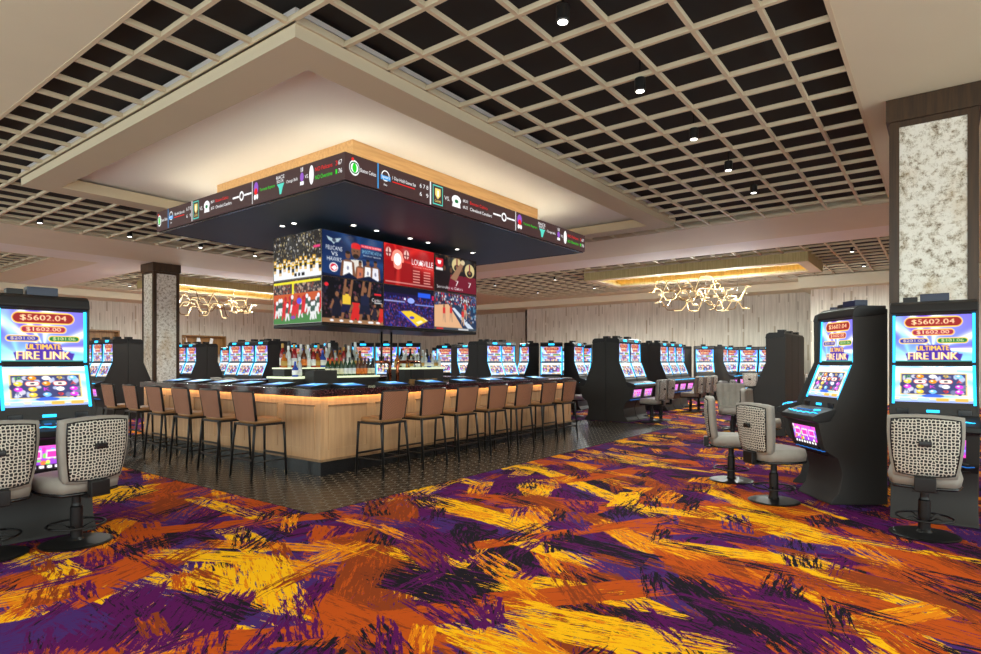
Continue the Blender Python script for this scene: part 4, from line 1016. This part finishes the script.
# ------------------------------------------------------------------ television cube
TX0, TY0, TW, TH = 6.12, 8.06, 1.353, .765
TX1, TY1 = TX0 + 3 * TW, TY0 + TW
tc = empty('television_rig', (TX0, TY0, 2.1), 0, 'black hanging rig that carries the eight televisions under the canopy', 'television rig')
q = MB().box(.06, TX1 - TX0 - .06, .06, TY1 - TY0 - .06, .0, 1.57); q.build('core', M['cab_dark'], tc)
MB().box(0, TX1 - TX0, 0, TY1 - TY0, -.02, .035).build('bottom_tray', M['cab_dark'], tc, .01)
m = MB()
for x in (.8, 2.0, 3.2): m.box(x - .04, x + .04, .6, .7, 1.57, 1.706)
m.build('hanger', M['black_metal'], tc)
def P_(c, fn): fn(c); return c.out()
TWH = (110, 62)
def tv_pelicans(c):
    c.grad((16, 30, 66), (22, 44, 92)); c.rays(.6, .5, 4, (40, 90, 150), .5)
    c.poly([(.07, .13), (.17, .17), (.3, .12), (.25, .22), (.2, .24), (.18, .29), (.15, .24), (.1, .21)], (170, 190, 200)); c.ell(.185, .2, .03, .04, (60, 70, 90))
    c.text('PELICANS', .185, .37, .25, .09, W_); c.text('VS', .19, .49, .10, .09, W_); c.text('HAWKS', .19, .61, .22, .09, W_)
    c.ell(.18, .79, .065, .10, W_); c.ell(.18, .79, .052, .082, (214, 36, 60)); c.poly([(.14, .80), (.2, .74), (.23, .80), (.19, .86)], W_)
    c.rect(.61, .18, .97, .245, (220, 40, 60)); c.text('THURSDAY DECEMBER', .79, .212, .34, .04, W_); c.text('SMOOTHIE ARENA', .8, .33, .34, .07, (160, 220, 240)); c.text('TICKETS AT THE DOOR', .8, .42, .3, .035, W_)
    sk = (120, 78, 56)
    c.ell(.53, .36, .075, .17, sk); c.rect(.455, .22, .605, .30, (215, 30, 34)); c.ell(.53, .235, .075, .07, (215, 30, 34)); c.ell(.53, .47, .05, .05, (40, 26, 22)); c.ell(.5, .36, .012, .012, K_); c.ell(.555, .36, .012, .012, K_)
    c.poly([(.42, .98), (.45, .56), (.63, .54), (.68, .95)], (220, 214, 205))
    for x, y, s, jersey in ((.40, .62, 1.15, (238, 238, 238)), (.60, .72, .8, (190, 110, 80)), (.73, .68, .85, (235, 235, 235)), (.86, .68, .85, (228, 228, 235))):
        c.ell(x, y - .13 * s, .035 * s, .075 * s, sk); c.ell(x, y - .18 * s, .034 * s, .03 * s, (30, 22, 20)); c.poly([(x - .11 * s, .97), (x - .085 * s, y), (x - .03 * s, y - .05), (x + .03 * s, y - .05), (x + .085 * s, y), (x + .11 * s, .97)], sk)
        c.poly([(x - .07 * s, .97), (x - .055 * s, y), (x + .055 * s, y), (x + .07 * s, .97)], jersey); c.text('8', x, y + .14, .03, .08, (40, 40, 80))
    c.poly([(0, 1), (0, .93), (.3, .96), (.42, .86), (.55, .97), (.75, .88), (.9, .97), (1, .9), (1, 1)], (14, 24, 52))
def tv_red(c):
    c.grad((178, 16, 22), (110, 8, 14)); c.rays(.28, .35, 6, (240, 60, 50), .6); c.ell(.26, .36, .12, .24, (255, 150, 130)); c.ell(.26, .36, .07, .15, W_)
    for x in (.09, .43): c.ell(x, .2, .075, .17, (170, 24, 30)); c.ell(x, .21, .05, .11, (235, 190, 180)); c.rect(x - .05, .22, x + .05, .25, (80, 10, 14)); c.rect(x - .01, .12, x + .01, .34, (120, 10, 16)); c.poly([(x - .12, 1), (x - .09, .42), (x + .09, .42), (x + .13, 1)], (150, 14, 20))
    c.text('LOUISVILLE', .76, .35, .44, .14, W_); c.text('2023 ROAD TO THE TITLE', .77, .47, .4, .035, (255, 200, 190))
    for i in range(2):
        for j in range(5): c.rect(.56 + i * .22, .56 + j * .07, .70 + i * .22, .585 + j * .07, (225, 150, 140))
    c.rect(.03, .91, .97, .93, (230, 170, 160)); c.ell(.72, .36, .035, .05, (255, 240, 240))
def tv_florida(c):
    rng = np.random.RandomState(2); c.grad((18, 14, 18), (34, 18, 22)); c.noise(rng, 40, [(60, 50, 40), (24, 20, 24), (90, 60, 40)], 0, 0, 1, .4, .05)
    c.poly([(.03, .12), (.2, .12), (.2, .30), (.115, .42), (.03, .30)], (200, 30, 40)); c.poly([(.07, .17), (.16, .17), (.14, .27), (.09, .27)], W_); c.rect(.04, .36, .19, .43, (230, 230, 230))
    for x, y, s in ((.52, .22, 1), (.83, .32, 1)):
        c.poly([(x - .22, .95), (x - .15, .5), (x + .15, .5), (x + .2, .95)], (110, 20, 40)); c.ell(x, y, .12 * s, .19 * s, (206, 186, 130)); c.ell(x + .0, y + .08, .07, .09, (30, 24, 24)); c.rect(x - .015, y - .18, x + .015, y + .02, (120, 20, 40)); c.ell(x, y + .06, .03, .04, (130, 86, 60)); c.text('7', x, .72, .07, .14, W_)
    c.poly([(.36, .6), (.62, .12), (.7, .14), (.5, .66)], (150, 110, 84)); c.ell(.66, .12, .05, .07, (210, 190, 150))
    c.text('Seminoles vs Gators', .36, .86, .6, .08, W_); c.rect(0, .96, 1, 1, (40, 30, 30))
def tv_hockey(c):
    rng = np.random.RandomState(4); c.grad((40, 36, 34), (60, 54, 48)); c.noise(rng, 500, [(20, 18, 18), (70, 62, 50), (120, 104, 80), (50, 42, 40), (160, 144, 104), (90, 90, 98), (30, 28, 30), (200, 196, 190)], 0, 0, 1, .6, .02)
    c.rect(0, .70, 1, 1, (236, 238, 242)); c.rect(0, .62, 1, .71, (225, 225, 222)); c.rect(0, .69, 1, .72, (236, 200, 40))
    for x in np.linspace(.04, .96, 11) + rng.uniform(-.02, .02, 11):
        y = .60 + .12 * rng.rand(); c.poly([(x - .033, y + .06), (x - .028, y - .09), (x + .028, y - .09), (x + .033, y + .06)], (226, 170, 44)); c.rect(x - .026, y + .05, x + .026, y + .14, (24, 22, 24)); c.rect(x - .03, y + .0, x + .03, y + .02, (20, 20, 22)); c.rect(x - .022, y + .13, x - .004, y + .2, (222, 170, 50)); c.rect(x + .004, y + .13, x + .022, y + .2, (222, 170, 50)); c.rect(x - .012, y - .06, x + .012, y - .01, (240, 236, 226)); c.ell(x, y - .16, .018, .03, (40, 30, 26))
    c.rect(.45, .88, .5, .95, K_); c.rect(.53, .88, .57, .95, K_); c.rect(.6, .88, .66, .95, K_); c.rect(.84, .33, .97, .38, (230, 60, 120))
def tv_football(c):
    rng = np.random.RandomState(6); c.grad((60, 50, 50), (120, 60, 40)); c.noise(rng, 300, [(40, 36, 40), (130, 60, 50), (180, 150, 130), (60, 50, 60), (90, 84, 84)], 0, .05, 1, .34, .03)
    c.rect(0, .32, 1, .5, (196, 84, 40)); c.rect(0, .78, 1, 1, (70, 128, 66)); c.rect(0, .60, 1, .8, (96, 110, 70)); c.rect(0, .05, .98, .10, (236, 224, 40)); c.rect(.40, .08, .44, .34, (236, 224, 40))
    for i in range(22):
        x = .03 + i * .045 + rng.rand() * .02; y = .52 + rng.rand() * .20; k = rng.rand() > .45
        c.ell(x, y, .034, .085, (60, 84, 76) if k else (214, 30, 40)); c.ell(x, y - .12, .028, .05, (232, 232, 236) if k else (180, 24, 34)); c.poly([(x - .03, y + .05), (x + .035, y + .05), (x + .05, y + .22), (x + .025, y + .23), (x + .005, y + .12), (x - .03, y + .24), (x - .05, y + .22)], (225, 225, 225) if k else (206, 36, 44))
    c.ell(.55, .5, .05, .07, (90, 80, 220)); c.ell(.42, .86, .05, .04, (130, 70, 170))
def tv_basket(c):
    rng = np.random.RandomState(9); c.grad((14, 14, 22), (26, 20, 22)); c.noise(rng, 260, [(30, 30, 46), (60, 44, 44), (14, 14, 18), (90, 50, 60), (46, 40, 60)], 0, 0, 1, .85, .03); c.rect(0, .9, 1, 1, (150, 110, 76)); c.ell(.07, .17, .03, .04, (230, 40, 50))
    def man(x, y, s, jer, leg, arm=0):
        sk = (134, 90, 64)
        c.ell(x, y, .028 * s, .055 * s, sk); c.poly([(x - .06 * s, y + .32 * s), (x - .06 * s, y + .09 * s), (x + .06 * s, y + .09 * s), (x + .06 * s, y + .32 * s)], jer)
        if arm: c.poly([(x - .06 * s, y + .12 * s), (x - .02, y - .28 * s), (x + .01, y - .28 * s), (x - .02 * s, y + .12 * s)], sk); c.poly([(x + .03 * s, y + .12 * s), (x + .07 * s, y - .25 * s), (x + .1 * s, y - .24 * s), (x + .07 * s, y + .14 * s)], sk)
        else: c.poly([(x - .06 * s, y + .1 * s), (x - .11 * s, y + .3 * s), (x - .08 * s, y + .32 * s), (x - .04 * s, y + .16 * s)], sk); c.poly([(x + .06 * s, y + .1 * s), (x + .11 * s, y + .3 * s), (x + .08 * s, y + .32 * s), (x + .04 * s, y + .16 * s)], sk)
        c.poly([(x - .065 * s, y + .3 * s), (x + .065 * s, y + .3 * s), (x + .08 * s, y + .48 * s), (x + .02 * s, y + .48 * s), (x, y + .42 * s), (x - .03 * s, y + .48 * s), (x - .085 * s, y + .47 * s)], leg)
        for d in (-.05, .045): c.poly([(x + (d - .02) * s, y + .47 * s), (x + (d + .02) * s, y + .47 * s), (x + (d * 1.4 + .018) * s, .94), (x + (d * 1.4 - .018) * s, .94)], sk); c.ell(x + d * 1.5 * s, .945, .03, .025, (235, 235, 235))
    man(.23, .36, 1.05, (26, 26, 40), (26, 26, 40)); man(.38, .24, 1.1, (230, 190, 60), (30, 30, 60), 1); man(.53, .42, 1.05, (206, 40, 40), (206, 40, 40)); man(.68, .20, 1.2, (30, 34, 60), (26, 30, 50), 1); man(.85, .55, .7, (40, 36, 50), (40, 36, 50)); man(.98, .52, .9, (206, 50, 40), (200, 40, 40))
    c.rect(.84, .26, .96, .30, (220, 40, 50)); c.text('Center', .885, .41, .17, .08, W_); c.rect(.84, .47, .97, .49, (210, 210, 210))
def tv_court(c):
    rng = np.random.RandomState(12); c.grad((20, 16, 60), (54, 30, 80)); c.noise(rng, 700, [(60, 40, 120), (30, 24, 80), (120, 60, 110), (40, 60, 160), (90, 40, 60), (24, 20, 50)], 0, .25, 1, 1, .022)
    c.rect(0, 0, 1, .18, (18, 16, 36)); c.rect(.66, .10, .92, .22, (40, 90, 230)); c.rect(.95, .14, 1, .26, (190, 30, 80)); c.ell(.52, .33, .07, .07, (150, 170, 250)); c.rect(.0, .36, .4, .39, (150, 160, 220)); c.rect(.6, .40, 1, .43, (120, 140, 220)); c.ell(.4, .3, .02, .03, (230, 230, 255))
    c.poly([(.26, .62), (.52, .58), (.87, .80), (.62, .98)], (240, 200, 50)); c.poly([(.26, .62), (.32, .61), (.64, .96), (.62, .98)], (60, 60, 190)); c.poly([(.66, .64), (.7, .66), (.82, .8), (.87, .80)], (246, 230, 160)); c.ell(.54, .75, .05, .035, (70, 60, 200)); c.poly([(.62, .86), (.72, .80), (.77, .84), (.67, .90)], (250, 240, 200))
def tv_court2(c):
    rng = np.random.RandomState(14); c.grad((44, 52, 80), (50, 60, 90)); c.noise(rng, 300, [(180, 40, 50), (30, 36, 60), (120, 120, 130), (60, 80, 130), (200, 200, 205), (90, 30, 40)], 0, 0, 1, .34, .03)
    c.poly([(0, .36), (.32, .30), (.66, .93), (0, .93)], (222, 172, 130)); c.poly([(.34, .30), (1, .30), (1, 1), (.70, 1)], (36, 54, 84)); c.poly([(.40, .40), (.46, .38), (.95, .95), (.80, .95)], (200, 212, 226)); c.noise(rng, 70, [(30, 44, 80), (150, 160, 180), (70, 120, 150), (120, 90, 80)], .6, .3, 1, .8, .03)
    for x, y in ((.22, .36), (.38, .34), (.66, .42), (.72, .22)): c.ell(x, y, .02, .04, (134, 90, 64)); c.rect(x - .03, y + .04, x + .03, y + .22, (206, 50, 50)); c.poly([(x - .03, y + .2), (x + .03, y + .2), (x + .04, y + .44), (x + .015, y + .44), (x, y + .28), (x - .03, y + .46)], (190, 150, 120))
    c.rect(0, .93, 1, 1, (60, 70, 80)); c.rect(.05, .94, .2, .99, (200, 50, 50)); c.rect(.55, .94, .8, .99, (200, 200, 200))
def television(face, i, j, paint, label):
    if face == 'A': org = Vector((TX0 + i * TW, TY0, 2.14 + (1 - j) * TH)); ax = Vector((1, 0, 0))
    else: org = Vector((TX0, TY1, 2.14 + (1 - j) * TH)); ax = Vector((0, -1, 0))
    nrm = ax.cross(Vector((0, 0, 1))); ctr = org + ax * TW / 2
    t = empty('television', ctr, math.atan2(ax.y, ax.x), label, 'television', 'televisions on the hanging cube')
    MB().box(-TW / 2 + .062, TW / 2 - .062, .006, .055, .002, TH - .002).build('housing', M['tv_frame'], t)
    m = MB(); b = .009
    for q in ((-TW / 2 + .002, TW / 2 - .002, .002, b), (-TW / 2 + .002, TW / 2 - .002, TH - b, TH - .002)): m.box(q[0], q[1], 0, .01, q[2], q[3])
    for s in (-1, 1): m.box(min(s * (TW / 2 - .002), s * (TW / 2 - b)), max(s * (TW / 2 - .002), s * (TW / 2 - b)), 0, .01, b, TH - b)
    m.build('bezel', M['chrome'], t)
    c = Can(*TWH); paint(c)
    screen_mesh('screen', c.out(), lambda u, v: Vector(((u - .5) * (TW - 2 * b), .003, b + (1 - v) * (TH - 2 * b))), M['screen_tv'], t)
television('B', 0, 0, tv_hockey, 'television showing an ice hockey team lined up in yellow and black')
television('B', 0, 1, tv_football, 'television showing football linemen under a yellow goalpost')
television('A', 0, 0, tv_pelicans, 'television with a navy basketball poster and a red headband player')
television('A', 0, 1, tv_basket, 'television with basketball players jumping in a dark arena')
television('A', 1, 0, tv_red, 'television with a bright red football schedule poster')
television('A', 1, 1, tv_court, 'television with a blue arena seen from above round a yellow court')
television('A', 2, 0, tv_florida, 'television with two football players in gold helmets and maroon jerseys')
television('A', 2, 1, tv_court2, 'television with a pale basketball court and players in red')
for i, x in enumerate((8.06, 8.32)):
    o = MB().tube([(0, 0, 0), (0, 0, 2.1 - .02 - 1.42)], .022, 10).build('support_pole', M['black_metal'], smooth=True, loc=(x, 8.75, 1.42))
    tag(o, f'thin dark pole below the television cube, {("nearer", "farther")[i]} one of two', 'pole', 'poles under the television cube')

# ------------------------------------------------------------------ wooden ring coffers with squiggle chandeliers
def ring(x0, x1, y0, y1, z0, label):
    t = empty('wood_ceiling_ring', (x0, y0, z0), 0, label, 'ceiling feature'); w, d = x1 - x0, y1 - y0; H = 4.7 - z0
    m = MB(); e = .32
    for q in ((0, w, 0, .03), (0, w, d - .03, d), (0, .03, .03, d - .03), (w - .03, w, .03, d - .03)): m.box(*q, 0, H)
    m.build('outer_fascia', M['ring_wood'], t)
    m = MB()
    for q in ((.03, w - .03, .03, e), (.03, w - .03, d - e, d - .03), (.03, e, e, d - e), (w - e, w - .03, e, d - e)): m.box(*q, .0, .03)
    m.build('soffit', M['cloud'], t)
    m = MB()
    for q in ((e, w - e, e, e + .03), (e, w - e, d - e - .03, d - e), (e, e + .03, e, d - e), (w - e - .03, w - e, e, d - e)): m.box(*q, .03, .09)
    m.build('inner_lip', M['ring_wood'], t)
    m = MB().box(.03, w - .03, .03, d - .03, H - .04, H); m.build('lid', M['ring_wood'], t)
    m = MB()
    for q in ((.1, w - .1, .12, .16), (.1, w - .1, d - .16, d - .12), (.12, .16, .2, d - .2), (w - .16, w - .12, .2, d - .2)): m.box(*q, .032, .05)
    m.build('cove_light', M['led_warm2'], t)
    return t
ring(18.8, 21.4, 3.0, 10.05, 4.33, 'long glowing bamboo box on the ceiling over the straight far row')
ring(10.3, 16.2, 22.2, 25.0, 4.33, 'wood ceiling box behind the grey column, lit inside')
def chandelier(cx, cy, lx, ly, z0, z1, n, label, seed):
    rng = random.Random(seed); t = empty('squiggle_chandelier', (cx, cy, z0), 0, label, 'chandelier'); H = z1 - z0
    along_y = ly > lx; L = max(lx, ly) / 2; Wd = min(lx, ly) / 2
    rows = []
    for i in range(n):
        ln = rng.uniform(.9, 1.3); s0 = -L + (i + rng.random()) / n * (2 * L - ln); wv = rng.uniform(-Wd, Wd); zz = rng.uniform(.12, H - .12) * (1 - .35 * abs(s0 / L)); amp = rng.choice((-1, 1)) * rng.uniform(.14, .26)
        pts = []
        for k in range(13):
            q = k / 12; s = s0 + ln * q; w_ = wv + .10 * math.sin(q * 2 * PI + i); z = zz + amp * max(-.62, min(.62, 1.15 * math.sin((q - .25) * 2 * PI))) / .62
            pts.append(Vector((w_, s, z)) if along_y else Vector((s, w_, z)))
        b = MB(); g = MB()
        b.tube([p + Vector((0, 0, .02)) for p in pts], .018, 5); b.build('bronze_ribbon', M['bronze'], t, smooth=True)
        g.tube([p - Vector((0, 0, .004)) for p in (pts[:7] if i % 2 else pts[6:] if i % 3 else pts)], .014, 6).build('led_tube', M['gold_light'], t, smooth=True)
    m = MB()
    for i in range(6):
        s = -L * .7 + i * L * .28; m.tube([((0 if along_y else s), (s if along_y else 0), H * .5), ((0 if along_y else s), (s if along_y else 0), 4.66 - z0)], .005, 5)
    m.build('suspension_wire', M['chrome'], t)
    return t
chandelier(20.1, 6.5, 1.3, 3.6, 3.2, 4.35, 17, 'glowing squiggle chandelier of bronze ribbons under the bamboo box', 3)
chandelier(12.2, 22.9, 4.2, 1.4, 3.35, 4.25, 15, 'glowing squiggle chandelier hanging beside the grey column', 5)
# wall niches on the left wall
def niche(x0, x1, z0, z1, label):
    t = empty('display_niche', (x0, 30.98, z0), 0, label, 'shelf'); w, h = x1 - x0, z1 - z0
    m = MB(); m.box(0, w, -.3, 0, 0, .06); m.box(0, w, -.3, 0, h - .06, h); m.box(0, .06, -.3, 0, .06, h - .06); m.box(w - .06, w, -.3, 0, .06, h - .06); m.build('frame', M['panel_wood'], t)
    MB().box(.06, w - .06, -.03, 0, .06, h - .06).build('back_board', M['panel_wood'], t)
    return t
niche(14.9, 17.1, 1.9, 2.85, 'wooden wall niche with white figures beside the grey column')
niche(10.3, 11.9, 1.9, 2.95, 'wooden wall niche glimpsed beside the biggest machine')
for i, x in enumerate((15.15, 15.5, 15.85, 16.2)):
    o = MB().prism([(-.03, 0), (.03, 0), (.015, .78), (-.02, .72)], -.08, .08).build('white_figure', pm['white'], loc=(x, 30.82, 1.96), rot=(0, .25 * (1 if i % 2 else -1), 0))
    tag(o, f'slim white figure in the wooden wall niche, {ORD[i]} from the grey column', 'ornament', 'white figures in the wall niche')
